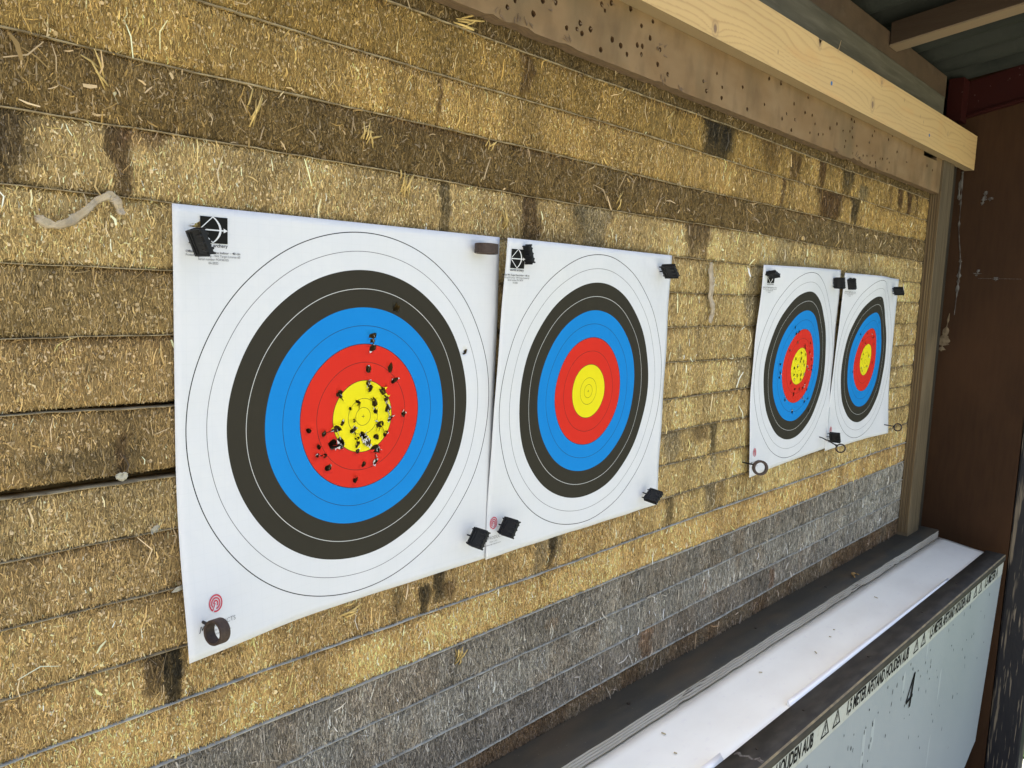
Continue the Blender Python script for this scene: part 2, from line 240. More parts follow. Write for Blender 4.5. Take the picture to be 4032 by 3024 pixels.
def tone0(L,x,z):
    zt,zb=SEAM[L],SEAM[L+1];f=(zt-z)/(zt-zb)
    c=np.tile(np.array(lin(*LC[L])),(len(x),1))
    if 4<=L<=12:
        w=sst(.45,.8,x)[:,None]*.75;c=c*(1-w)+np.array(lin(198,165,100))*w
    if L in(1,2,3): 
        w=sst(.9,1.5,x)[:,None]*.5;c=c*(1-w)+np.array(lin(186,150,88) if L!=3 else lin(140,118,84))*w
    if L in (14,15,16):
        w=sst(.5,.75,fbm(x*22,z*9,L*5))[:,None]*.28;c=c*(1-w)+np.array(lin(128,100,66))*w
        w=sst(1.0,1.9,x)[:,None]*.5;c=c*(1-w)+np.array(lin(150,146,136))*w
    if L==17:
        w=sst(.35,.65,fbm(x*14,z*6,9))[:,None]*.7;c=c*(1-w)+np.array(lin(118,100,76))*w
    n=fbm(x*16,z*7,L*3+1);c=c*(.70+.60*n)[:,None]
    n2=fbm(x*60,z*11,L*3+41,2);c=c*(.80+.40*n2)[:,None]
    if 4<=L<=12:
        bw=.085+.05*_h(np.array([L]),np.array([3]),5)[0];q=x/bw+_h(np.array([L]),np.array([9]),6)[0];q=q+.16*(fbm(z*30+L,x*0,2)-.5);cell=np.floor(q);fr=q-cell
        s1=sst(.5,.7,x);kk=.86+.27*_h(cell,cell*0+L,17);c=c*(1+(kk-1)*s1)[:,None]
        ed=np.exp(-np.minimum(fr,1-fr)*bw/.0022)*s1*(_h(cell,cell*0+L,33)>.45)*.42;c=c*(1-ed[:,None])+BRN_*ed[:,None]
    # brown rot line under each seam, patchy
    e=np.exp(-np.clip(f,0,1)/.10)*sst(.38,.72,fbm(x*9,z*0+L,L+77))*(.75 if L not in(14,15,16) else .35)
    c=c*(1-e[:,None])+np.array(lin(104,70,34))*e[:,None]
    e=np.exp(-(1-np.clip(f,0,1))/.08)*sst(.45,.8,fbm(x*11,z*0+L+9,L+31))*.55
    c=c*(1-e[:,None])+np.array(lin(96,70,38))*e[:,None]
    for l,x0,x1,col,s,f0,f1 in ST:
        if l!=L: continue
        wob=.016*(fbm(z*40+l,x*0+x0*9,3)-.5)+.005*(vn(z*160,x*0+x0*5,8)-.5)+.004*(vn(x*300,z*90,l)-.5)
        mid=(x0+x1)/2;grow=1+.55*(fbm(z*26,x*0+x1*7,4)-.5)*2-.25*(f-f0);xx=mid+(x+wob-mid)/np.maximum(grow,.35);w=max(.003,(x1-x0)*.16)
        k=sst(x0-w,x0+w,xx)*(1-sst(x1-w,x1+w,xx))*sst(f0-.06,f0+.03,f)*(1-sst(.0,.12,f-(f0+(f1-f0)*(.55+.75*fbm(x*170,x*0+x0*5,l,2)+.25*_h(np.array([int(x1*997)]),np.array([l]),8)[0]))))*(1-sst(f1-.22,f1+.02,f)*(1 if f1<1 else 0))*(1-.35*sst(.4,1,(f-f0)/(f1-f0))*_h(np.array([int(x0*999)]),np.array([l]),3)[0])
        k=k*s*(.72+.3*vn(x*220,z*60,5)+.3*vn(x*520,z*16,9)).clip(0,1)
        c=c*(1-k[:,None])+np.array(col)*k[:,None]
    return c
def under_paper(x,z):
    m=np.zeros(len(x),bool)
    for P in PAP:
        m|=(np.abs(x-P['c'][0])<.215)&(np.abs(z-P['c'][1])<.215)
    return m
def gap_drop(L,x):   # open gaps below layers 7 and 8 at the left
    if L==8: return .0034*(1-sst(-.12,.05,x))*(.6+.8*vn(x*9,x*0,4))
    if L==9: return .0075*(1-sst(-.10,.10,x))*sst(-.44,-.26,x+.05)*(.8+.4*vn(x*9,x*0,5))+.001
    return np.zeros_like(x)
def ztop(L,x): return SEAM[L]+.0012*np.sin(x*7+L*2.1)-gap_drop(L,x)
def zbot(L,x): return SEAM[L+1]+.0012*np.sin(x*7+(L+1)*2.1) if L<17 else -.511-.0155*x
def face_y(L,x,f):
    e=np.minimum(f,1-f).clip(0,1)
    y=.0045*np.exp(-e/.07)+.0022*(fbm(x*35,f*3+L*5,L+2)-.5)
    return y
def build_layer(L):
    nx=int((X1-X0)/.005);nz=14
    xs=np.linspace(X0,X1,nx);fs=np.linspace(0,1,nz)
    XX,FF=np.meshgrid(xs,fs,indexing='ij')
    x=XX.ravel();f=FF.ravel();z=ztop(L,x)*(1-f)+zbot(L,x)*f
    y=face_y(L,x,f)+.0012*(vn(x*300,z*120,L)-.5)
    for px,pz,s in PITS:
        d=np.hypot(x-px,z-pz);y=y+.035*np.exp(-(d/(.0052*s+.001))**2)
    V=np.c_[x,y,z];cols=tone(L,x,z)*.66  # face between the straws darkened: crevice shade put into the colour
    I=np.arange(nx*nz).reshape(nx,nz)
    F=[np.c_[I[:-1,:-1].ravel(),I[:-1,1:].ravel(),I[1:,1:].ravel(),I[1:,:-1].ravel()]]
    n0=len(V)                                   # return the top and bottom to the back of the layer
    bt=np.c_[xs,xs*0+.13,ztop(L,xs)];bb=np.c_[xs,xs*0+.13,zbot(L,xs)]
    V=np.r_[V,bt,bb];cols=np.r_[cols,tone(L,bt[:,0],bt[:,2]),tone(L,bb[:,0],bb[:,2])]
    A=n0+np.arange(nx);B=A+nx
    F.append(np.c_[A[:-1],I[:-1,0],I[1:,0],A[1:]]);F.append(np.c_[I[:-1,-1],B[:-1],B[1:],I[1:,-1]])
    F.append(np.c_[A[1:],B[1:],B[:-1],A[:-1]])
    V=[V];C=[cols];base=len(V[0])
    # ---- straw: ribbons and cut ends
    h=SEAM[L]-SEAM[L+1]
    def ribbons(n,xlo,xhi,lmed,wmed,ang_sd,tilt,dark=.19,pale=.07,yo=0.,bright=1.,seg=2,rsd=.75,bsd=.30):
        nonlocal base
        x=rng.uniform(xlo,xhi,n);f=rng.uniform(.01,.99,n)
        z=ztop(L,x)*(1-f)+zbot(L,x)*f
        keep=np.ones(n,bool)
        for px,pz,s in PITS:
            keep&=np.hypot(x-px,z-pz)>.0056*s
        x,f,z=x[keep],f[keep],z[keep];n=len(x)
        ln=np.exp(rng.normal(math.log(lmed),.5,n)).clip(.002,.034);w=np.exp(rng.normal(math.log(wmed),.35,n))
        th=rng.normal(math.pi/2,ang_sd,n);ch=rng.random(n)<(.11 if not deb else .2);th[ch]=rng.uniform(0,math.pi,ch.sum())
        ed=np.minimum(f,1-f)<.07;th[ed]+=rng.normal(0,.5,ed.sum())
        el=rng.normal(0,tilt,n);roll=rng.normal(0,rsd,n)
        d=np.c_[np.cos(th)*np.cos(el),np.sin(el),np.sin(th)*np.cos(el)]
        s0=np.c_[-np.sin(th),np.zeros(n),np.cos(th)];nn=np.cross(d,s0)
        sd=s0*np.cos(roll)[:,None]+nn*np.sin(roll)[:,None]
        up=under_paper(x,z)
        y=face_y(L,x,f)-rng.uniform(.0,.0016,n)+yo*np.where(up,0,1)
        el2=np.where(up,.35,1.)
        d[:,1]*=el2;sd[:,1]*=np.where(up,.4,1)
        c0=np.c_[x,y,z];cv=rng.normal(0,.12,n)*ln;cs=rng.normal(0,.13,n)*ln
        P=[]
        for t,k in(((-.5,.75),(0,1),(.5,.6)) if seg==2 else ((-.5,.9),(.5,.8))):
            q=c0+d*(t*ln)[:,None]+s0*((.25-t*t)*4*cs)[:,None]+np.array([0,-1,0])*((.25-t*t)*2*np.abs(cv)*el2)[:,None]
            P+= [q-sd*(w*k/2)[:,None],q+sd*(w*k/2)[:,None]]
        Q=np.stack(P,1).reshape(-1,3)
        # stay inside this layer's own height so that neighbours keep a clean seam
        nv=6 if seg==2 else 4
        Q[:,2]=np.clip(Q[:,2],np.repeat(zbot(L,x),nv)-.0006,np.repeat(ztop(L,x),nv)+.0006)
        b=base+nv*np.arange(n)[:,None]
        F.append((b+np.array([0,1,3,2])).astype(int))
        if seg==2: F.append((b+np.array([2,3,5,4])).astype(int))
        c=tone(L,x,z)*np.exp(rng.normal(-.02,bsd,n))[:,None]*bright
        u=rng.random(n);g=c.mean(1,keepdims=True)
        m=u<pale;c[m]=(c[m]*.75+g[m]*.30)*1.55+.015
        m=u>1-dark;c[m]*=.40
        c=c.clip(0,.78)
        V.append(Q);C.append(np.repeat(c,nv,0));base+=len(Q)
    def discs(n,xlo,xhi,r):
        nonlocal base
        x=rng.uniform(xlo,xhi,n);f=rng.uniform(.04,.96,n);z=ztop(L,x)*(1-f)+zbot(L,x)*f
        keep=np.ones(n,bool)
        for px,pz,s in PITS: keep&=np.hypot(x-px,z-pz)>.0056*s
        x,f,z=x[keep],f[keep],z[keep];n=len(x)
        rr=np.exp(rng.normal(math.log(r),.3,n));asp=rng.uniform(.45,1,n);rot=rng.uniform(0,math.pi,n)
        nx_,nz_=rng.normal(0,.35,n),rng.normal(0,.35,n)
        up=under_paper(x,z);nx_[up]*=.3;nz_[up]*=.3
        y=face_y(L,x,f)-rng.uniform(.0004,.0018,n)
        Q=[]
        for k in range(6):
            t=k*math.pi/3;a=np.cos(t)*rr;b_=np.sin(t)*rr*asp
            dx=a*np.cos(rot)-b_*np.sin(rot);dz=a*np.sin(rot)+b_*np.cos(rot)
            Q.append(np.c_[x+dx,y+nx_*dx+nz_*dz,z+dz])
        Q=np.stack(Q,1).reshape(-1,3)
        b=base+6*np.arange(n)[:,None]
        F.append(b+np.array([0,1,2,3]));F.append(b+np.array([3,4,5,0]))
        c=tone(L,x,z)*rng.uniform(.85,1.6,n)[:,None];g=c.mean(1,keepdims=True);c=(c*.8+g*.28).clip(0,.75)
        V.append(Q);C.append(np.repeat(c,6,0));base+=len(Q)
    grey=L in(14,15,16);deb=L in(0,3)
    den=1.0
    sd_=.26 if not grey else .2
    A1=(.55-X0)*h*1e6;A2=(1.1-.55)*h*1e6;A3=(X1-1.1)*h*1e6
    lm,wm=(.0037,.00060) if not grey else (.0062,.00062)
    ribbons(int(.92*h*1e6/1.9),-.42,.5,lm,wm,sd_,.24,seg=1,bsd=.29 if not grey else .34)
    ribbons(int(.92*h*1e6/42),-.42,.5,lm*1.7,wm*1.15,sd_,.22)
    ribbons(int((-.42-X0)*h*1e6/5),X0+.01,-.42,lm*1.3,wm*1.3,sd_,.22,seg=1)
    ribbons(int(.55*h*1e6/4.6),.5,1.05,lm*1.25,wm*1.2,sd_*.7,.2,seg=1,rsd=.6,bsd=.27)
    ribbons(int((X1-1.05)*h*1e6/7.5),1.05,X1-.006,lm*1.6,wm*1.5,sd_*.6,.16,seg=1,rsd=.5,bsd=.22)
    # longer pale stalks lying in the face
    ribbons(int(.92*h*1e6/520),-.42,.5,.012,.0010,.16,.10,0,.4,-.0008,1.12)
    ribbons(int(1.4*h*1e6/600),.5,1.95,.015,.0013,.14,.10,0,.4,-.0010,1.1)
    if not grey:
        discs(int(.92*h*1e6/48),-.42,.5,.00110);discs(int(1.45*h*1e6/400),.5,1.95,.0015)
    else: discs(int(.92*h*1e6/420),-.42,.5,.0010)
    if deb:
        ribbons(int(2.3*h*1e6/110),-.42,1.95,.0075,.0012,1.0,.45,.2,.22,-.0022,1.05)
        ribbons(int(2.3*h*1e6/1100),-.42,1.95,.0145,.0020,.9,.5,.05,.7,-.004,1.4)
    else: ribbons(int(2.3*h*1e6/8000),-.42,1.95,.012,.0016,.9,.4,.15,.5,-.003,1.2)
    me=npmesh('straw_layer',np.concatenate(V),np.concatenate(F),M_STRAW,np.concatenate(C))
    o=link('straw_layer',me)
    tag(o,LN[L],'straw layer','straw layers of the target wall')
    # the sheet along its upper seam
    if L>0:
        xs=np.linspace(X0,X1,420);zc=ztop(L,xs)+gap_drop(L,xs)*0+.0004
        grey_=L>=13;n=len(xs)
        zc=zc+.0016*(fbm(xs*38,xs*0+L,60)-.5)
        t=(.0004+.0008*fbm(xs*24,xs*0,L+90))*(1 if not grey_ else 1.3)
        yo=.0002-.0022*fbm(xs*30,xs*0+3,L+50)-(.0012 if grey_ else 0)
        up=under_paper(xs,zc);yo=np.where(up,np.maximum(yo,-.0016),yo)
        V2=np.concatenate([np.c_[xs,yo,zc+t/2],np.c_[xs,yo+.0004,zc-t/2],np.c_[xs,xs*0+.02,zc-t/2],np.c_[xs,xs*0+.02,zc+t/2]])
        a=np.arange(n-1);F2=np.concatenate([np.c_[a+k*n,a+1+k*n,a+1+((k+1)%4)*n,a+((k+1)%4)*n] for k in range(4)])
        so=link('seam_sheet',npmesh('seam_sheet',V2,F2,M_SEAMG if grey_ else M_SEAM),o)
    return o
for L in range(18): build_layer(L)
# ------------------------------------------------------------------ target face material (printed rings)
def face_material():
    m=bpy.data.materials.new('target_print');m.use_nodes=True;nt=m.node_tree;N=nt.nodes;K=nt.links;b=N['Principled BSDF']
    uv=N.new('ShaderNodeUVMap');uv.uv_map='Print'
    sp=N.new('ShaderNodeSeparateXYZ');K.new(uv.outputs['UV'],sp.inputs['Vector'])
    def M(op,a,b_=None,c=None):
        n=N.new('ShaderNodeMath');n.operation=op
        for i,v in enumerate((a,b_,c)):
            if v is None: continue
            if isinstance(v,(int,float)): n.inputs[i].default_value=v
            else: K.new(v,n.inputs[i])
        return n.outputs[0]
    u=M('SUBTRACT',sp.outputs['X'],.5);v=M('SUBTRACT',sp.outputs['Y'],.5)     # uv unit = 1 m
    r=M('SQRT',M('ADD',M('MULTIPLY',u,u),M('MULTIPLY',v,v)))
    cr=N.new('ShaderNodeValToRGB');cr.color_ramp.interpolation='CONSTANT';K.new(M('MULTIPLY',r,4.0),cr.inputs['Fac'])
    W=(.655,.66,.665)
    st=[(0,(.76,.655,.010)),(.16,(.62,.026,.013)),(.32,(.006,.215,.58)),(.48,(.033,.029,.0195)),(.64,W)]
    e=cr.color_ramp.elements;e[0].position=0;e[0].color=(*st[0][1],1);e[1].position=.16;e[1].color=(*st[1][1],1)
    for p,c in st[2:]: x=e.new(p);x.color=(*c,1)
    def line(rad,w): return M('LESS_THAN',M('ABSOLUTE',M('SUBTRACT',r,rad)),w/2)
    def mix(f,a,c,amt=1):
        x=N.new('ShaderNodeMix');x.data_type='RGBA';K.new(M('MULTIPLY',f,amt),x.inputs['Factor']);K.new(a,x.inputs['A']);x.inputs['B'].default_value=(*c,1);return x.outputs['Result']
    cur=cr.outputs['Color']
    # fine reinforcing net woven into the paper
    def net(x): return M('LESS_THAN',M('ABSOLUTE',M('SUBTRACT',M('FRACT',M('MULTIPLY',x,83.0)),.5)),.03)
    cur=mix(M('MAXIMUM',net(u),net(v)),cur,(.02,.03,.05),.022)
    dk=(.02,.02,.018)
    for rad,w in((.01,.0006),(.02,.0006),(.04,.0008),(.06,.0006),(.08,.0009),(.10,.0006),(.12,.0004)): cur=mix(line(rad,w),cur,dk,.9)
    cur=mix(line(.14,.0007),cur,(.60,.60,.57),.9);cur=mix(line(.18,.0007),cur,(.10,.10,.10),.9);cur=mix(line(.2,.0010),cur,dk)
    au=M('ABSOLUTE',u);av=M('ABSOLUTE',v)
    cross=M('MAXIMUM',M('MULTIPLY',M('LESS_THAN',au,.0003),M('LESS_THAN',av,.002)),M('MULTIPLY',M('LESS_THAN',av,.0003),M('LESS_THAN',au,.002)))
    cur=mix(cross,cur,dk)
    K.new(cur,b.inputs['Base Color']);b.inputs['Roughness'].default_value=.7;b.inputs['Specular IOR Level'].default_value=.15
    nz=N.new('ShaderNodeTexNoise');nz.inputs['Scale'].default_value=14;nz.inputs['Detail'].default_value=3;K.new(uv.outputs['UV'],nz.inputs['Vector'])
    bp=N.new('ShaderNodeBump');bp.inputs['Strength'].default_value=.4;bp.inputs['Distance'].default_value=.008;K.new(nz.outputs['Fac'],bp.inputs['Height'])
    K.new(bp.outputs['Normal'],b.inputs['Normal'])
    return m
M_FACE=face_material()
def inpoly(px,py,poly):
    c=False;n=len(poly)
    for i in range(n):
        x0,y0=poly[i];x1,y1=poly[i-1]
        if (y0>py)!=(y1>py) and px<(x1-x0)*(py-y0)/(y1-y0)+x0: c=not c
    return c
def hole_poly(a,b,s,n=9):
    ph=random.uniform(0,6.3);el=random.uniform(.75,1.25);ro=random.uniform(0,3.14);P=[]
    for k in range(n):
        t=ph+2*math.pi*k/n;r=.0038*s*random.choice((.75,.9,1.05,1.3))
        x,y=r*math.cos(t)*el,r*math.sin(t)/el
        P.append((a+x*math.cos(ro)-y*math.sin(ro),b+x*math.sin(ro)+y*math.cos(ro)))
    return P
def slit(p,q,w):
    (ax,ay),(bx,by)=p,q;dx,dy=bx-ax,by-ay;l=math.hypot(dx,dy);nx,ny=-dy/l,dx/l;A=[];B=[]
    for k in range(5):
        t=k/4;ww=w*(.25 if k in(0,4) else random.uniform(.5,1.1));j=random.uniform(-.6,.6)*w
        A.append((ax+dx*t+nx*(ww/2+j),ay+dy*t+ny*(ww/2+j)));B.append((ax+dx*t-nx*(ww/2-j),ay+dy*t-ny*(ww/2-j)))
    return A+B[::-1]
SL=[[((.0132,.089),(.0126,.0758),.0022),((.0067,.0367),(.0092,.0302),.003),((.0274,.0272),(.032,.018),.0018),((.032,.018),(.0354,.0057),.0022),((.0007,-.0211),(.0029,-.0266),.005),((.0029,-.0266),(.0081,-.0308),.0045),((-.0122,-.0139),(-.0077,-.0237),.0014),((-.0077,-.0237),(-.0069,-.0302),.0016),((.0157,.0145),(.0174,.0055),.001),((.0246,-.0111),(.0317,-.0227),.0012),((-.0347,-.0103),(-.0284,-.0276),.0010),((-.0391,-.0275),(-.0284,-.0276),.0012),((.0186,-.038),(.0184,-.0524),.0012),((-.0585,-.0365),(-.0487,-.0382),.0012),((.0029,-.0325),(.0118,-.0318),.003),((-.0318,.0268),(-.0262,.0195),.0012),((.0157,.0145),(.0100,.0200),.0016),((.0246,-.0111),(.0160,-.0065),.0014),((-.0504,-.0138),(-.0347,-.0103),.0009),((.0186,-.038),(.0255,-.0395),.003),((-.0072,.0152),(-.0050,.0075),.0014),((-.0391,-.0275),(-.0284,-.0276),.0045),((.0354,.0057),(.038,-.006),.0014),((.0246,-.0111),(.0215,-.0185),.0032),((.0274,.0272),(.0330,.0335),.0012)],[],[],[]]
TL=['target face nearest the camera, its yellow centre torn open by arrows','target face without a single arrow hole, right beside the nearest one','curled target face with many arrow holes and a ring pin at its lower left','target face farthest from the camera, next to the wooden batten']
FACES=[]
def text_mesh(s,size,bold=0.,shear=0.,sx=1.):
    cu=bpy.data.curves.new('t','FONT');cu.body=s;cu.size=1.0;cu.offset=bold;cu.shear=shear;cu.resolution_u=3
    o=bpy.data.objects.new('t',cu);COL.objects.link(o);dg=bpy.context.evaluated_depsgraph_get();dg.update()
    me=bpy.data.meshes.new_from_object(o.evaluated_get(dg));V=np.array([v.co[:2] for v in me.vertices]);F=[tuple(p.vertices) for p in me.polygons]
    bpy.data.objects.remove(o);bpy.data.meshes.remove(me);bpy.data.curves.remove(cu)
    V=V*size;V[:,0]*=sx;return V,F
def fit_text(s,x0,x1,base,bold=0.,shear=0.,cap=None):
    V,F=text_mesh(s,1,bold,shear);w=V[:,0].max()-V[:,0].min();k=(x1-x0)/w
    ky=k if cap is None else cap/.69
    V=np.c_[(V[:,0]-V[:,0].min())*k+x0,V[:,1]*ky+base];return V,F
def face_thing(i):
    polys=[hole_poly(a,b,s) for a,b,s in HOLES[i]]+[slit(*t) for t in SL[i]]
    if i==0: polys.append([(-.196,.1915),(-.190,.1935),(-.183,.1975),(-.1805,.1965),(-.181,.191),(-.185,.189),(-.188,.1905)])
    n=57;g=np.linspace(-.21,.21,n);V=[];E=[]
    for b in g:
        for a in g: V.append((a,b))
    E=[];F=[]
    def far(a,b):
        return all(math.hypot(a-h[0],b-h[1])>.0008 for P in polys for h in P)
    if polys:
        V=[v for v in V if abs(v[0])>.2099 or abs(v[1])>.2099 or far(*v)]
    for P in polys:
        k=len(V);V+=P;E+=[(k+j,k+(j+1)%len(P)) for j in range(len(P))]
    vo,_,fo,*_r=delaunay_2d_cdt([Vector(v) for v in V],E,[],0,1e-7)
    T=[]
    for f in fo:
        cx=sum(vo[j].x for j in f)/len(f);cy=sum(vo[j].y for j in f)/len(f)
        if any(inpoly(cx,cy,P) for P in polys): continue
        T.append(f)
    A=np.array([v[:] for v in vo]);W=pap(i,A[:,0],A[:,1])
    me=pmesh('target_face',W,T,M_FACE,True)
    bm=bmesh.new();bm.from_mesh(me);bmesh.ops.recalc_face_normals(bm,faces=bm.faces)
    if sum(f.normal.y for f in bm.faces)>0: bmesh.ops.reverse_faces(bm,faces=bm.faces)
    bm.to_mesh(me);bm.free()
    uv=me.uv_layers.new(name='Print')
    vi=np.empty(len(me.loops),np.int32);me.loops.foreach_get('vertex_index',vi);uv.data.foreach_set('uv',(A[vi]+.5).astype(np.float32).ravel())
    o=link('target_face',me);tag(o,TL[i],'target face','paper target faces on the straw wall');FACES.append(o)
    md=o.modifiers.new('thickness','SOLIDIFY');md.thickness=.0003;md.offset=-1
    # torn edges around the holes
    if polys:
        for P in polys:
            fv=[];ff=[]
            cx=sum(p[0] for p in P)/len(P);cy=sum(p[1] for p in P)/len(P)
            for k in range(len(P)):
                if random.random()>(.26 if i==0 else .12): continue
                a,b=P[k],P[(k+1)%len(P)];mx,my=(a[0]+b[0])/2,(a[1]+b[1])/2
                s=random.uniform(-.9,.75);tx,ty=mx+(cx-mx)*s,my+(cy-my)*s
                base=pap(i,[a[0],b[0]],[a[1],b[1]],.0004);tip=pap(i,tx,ty,random.uniform(.0008,.0022))
                m=len(fv);fv+=[base[0],base[1],tip[0]];ff.append((m,m+1,m+2))
            if ff:
                prt=random.random()<.5;te=link('torn_edge',pmesh('torn_edge',fv,ff,M_FACE if prt else M_TORN),o)
                if prt:
                    u_=te.data.uv_layers.new(name='Print')
                    for d_ in u_.data: d_.uv=(.5+cx,.5+cy)
                md=te.modifiers.new('thickness','SOLIDIFY');md.thickness=.00025
    def put(name,VF,m,off=.0006):
        V,F=VF;return link(name,pmesh(name,pap(i,V[:,0],V[:,1],off),F,m),o)
    ox,oz={0:(0,0),1:(-.0175,-.0045),2:(-.008,-.002),3:(-.004,-.002)}[i]
    # printed emblem: dark square with a white drawn bow and arrow
    a0,a1,b0,b1=-.1845+ox,-.158+ox,.1775+oz,.2015+oz
    def quads(L):
        V=[];F=[]
        for q in L: k=len(V);V+=q;F.append(tuple(range(k,k+len(q))))
        return np.array(V),F
    def sq(n=5):
        V=[];F=[]
        for r in range(n+1):
            for c in range(n+1): V.append((a0+(a1-a0)*c/n,b0+(b1-b0)*r/n))
        for r in range(n):
            for c in range(n):
                cx,cy=(V[r*(n+1)+c][0]+V[(r+1)*(n+1)+c+1][0])/2,(V[r*(n+1)+c][1]+V[(r+1)*(n+1)+c+1][1])/2
                F.append((r*(n+1)+c,r*(n+1)+c+1,(r+1)*(n+1)+c+1,(r+1)*(n+1)+c))
        return np.array(V),F
    lg=put('emblem',sq(),M_INK)
    w=a1-a0;hh=b1-b0
    def st(p,q,t0,t1=None):
        t1=t0 if t1 is None else t1
        (x0,y0),(x1,y1)=p,q;l=math.hypot(x1-x0,y1-y0);nx,ny=-(y1-y0)/l,(x1-x0)/l
        return [(x0+nx*t0/2,y0+ny*t0/2),(x0-nx*t0/2,y0-ny*t0/2),(x1-nx*t1/2,y1-ny*t1/2),(x1+nx*t1/2,y1+ny*t1/2)]
    pt=lambda u,v:(a0+w*u,b0+hh*v)
    L=[st(pt(.45,1),pt(.02,.55),.0009),st(pt(.02,.45),pt(.45,.02),.0009),st(pt(.0,.5),pt(.86,.5),.0012)]
    bow=[pt(.45+.28*math.sin(math.pi*k/10)**.8,1-.98*k/10) for k in range(11)]
    for k in range(10): L.append(st(bow[k],bow[k+1],.0009+.0012*math.sin(math.pi*k/10),.0009+.0012*math.sin(math.pi*(k+1)/10)))
    L.append([pt(1,.5),pt(.84,.59),pt(.86,.5)]);L.append([pt(1,.5),pt(.86,.5),pt(.84,.41)])
    em=link('bow_outline',pmesh('bow_outline',pap(i,*quads(L)[0].T,.0010),quads(L)[1],M_WHITEP),lg)
    put('printed_text',fit_text('world archery',a0,a1,b0-.0035,.012,0,.0030),M_INK)
    c=(a0+a1)/2-.0008
    for s,w_,bz,bo,m_ in(('Official WA Target Face Indoor \u2013 40 cm',.0527,.1680,.012,M_INK),('Printed by JVD Group - WA Target License #3',.0525,.1648,0,M_INKG),('Serial number PO136335',.0293,.1616,0,M_INKG),('04-2022',.0095,.1582,0,M_INKG)):
        put('printed_text',fit_text(s,c-w_/2,c+w_/2,bz+oz,bo,0,.0021),m_)
    # maker's mark at the lower left: red concentric rings cut by a slanting stem
    jx,jz=-.1794+ox,-.1624
    def arc(R,wd,t0,t1,n=22):
        out=[]
        for k in range(n):
            p=[];
            for rr,tt in((R-wd/2,0),(R+wd/2,0),(R+wd/2,1),(R-wd/2,1)):
                t=math.radians(t0+(t1-t0)*(k+tt)/n);p.append((jx+rr*math.cos(t)*.93,jz+rr*math.sin(t)*1.1))
            out.append(p)
        return out
    L=arc(.0070,.0013,-112,236)+arc(.0046,.0012,-88,216)+arc(.0022,.0012,-60,190)
    L+=[st((jx-.0036,jz-.0062),(jx-.0006,jz+.0002),.0009)]
    put('maker_emblem',quads(L),M_INKR)
    put('printed_text',fit_text('JVD',-.1984+ox,-.1898+ox,-.1842,.02,.25,.0042),M_INK)
    put('printed_text',fit_text('PRODUCTS',-.1890+ox,-.1589+ox,-.1842,-.012,0,.0042),M_INKG)
    put('printed_text',fit_text('Made in EU',-.186+ox,-.172+ox,-.1882,0,0,.0016),M_INKG)
    put('printed_text',fit_text('www.jvdproducts.com',-.1936+ox,-.1645+ox,-.1919,0,0,.0018),M_INKG)
for i in range(4): face_thing(i)
# ------------------------------------------------------------------ black plastic clips that pin the papers (stand out from the wall)
def make_clip():
    root=bpy.data.objects.new('paper_clip_block',None);root.empty_display_size=.02
    b=MB()                                     # local: X along the wall edge (24 mm), Y out of the wall (25 mm), Z thickness
    b.box(-.0120,.0120,0,.0030,-.0042,.0042)               # flange on the wall side
    b.box(-.0114,.0114,.0030,.0225,-.0030,.0030)           # housing
    body=b.build('housing',M_BLACK,root,.0006)
    f=MB()
    for s in(-1,1):
        for z in(-1,1): f.box(s*.0114-.0009,s*.0114+.0009,.0032,.0240,z*.0030-.0008,z*.0030+.0008)
    for z in(-1,1): f.box(-.0105,.0105,.0062,.0072,z*.0030-.0004,z*.0030+.0006*z+.0002)
    f.build('rim',M_BLACK,root,.0003)
    r=MB()
    for x in(-.0068,0,.0068):
        for z in(-1,1): r.tube([(x,.0150,z*.0030),(x,.0236,z*.0030)],[.0010,.0013],10)
    r.box(-.0112,.0112,.0222,.0240,-.0022,.0022)
    r.build('grip_rib',M_BLACK,root,.0002,1)
    p=MB()
    for x,l in((-.0095,.0045),(0,.006),(.0095,.0045)): p.tube([(x,.0005,0),(x,-l,0)],[.0012,.0009],8)
    p.build('peg',M_BLACK,root)
    q=MB();q.tube([(0,0,0),(0,-.022,0)],.0009,8);q.build('pin',M_PIN,root)
    return root
PROTO=make_clip();used=[False]
def place_clip(mid,edge,out,label,scale=1.0):
    if not used[0]: r=PROTO;COL.objects.link(r);used[0]=True
    else:
        r=PROTO.copy();COL.objects.link(r)
        for ch in list(PROTO.children):
            c=ch.copy();COL.objects.link(c);c.parent=r
    e1=Vector(edge).normalized();e2=Vector(out);e2=(e2-e1*e2.dot(e1)).normalized();e3=e1.cross(e2)
    m=Matrix((e1,e2,e3)).transposed().to_4x4()
    r.matrix_world=Matrix.Translation(Vector(mid))@m@Matrix.Scale(scale,4)
    tag(r,label,'clip','black plastic clips pinning the target faces')
def clip(A,edge,out,label):
    A=np.array(A);e=np.array(edge);place_clip(A+e/2,edge,out,label)
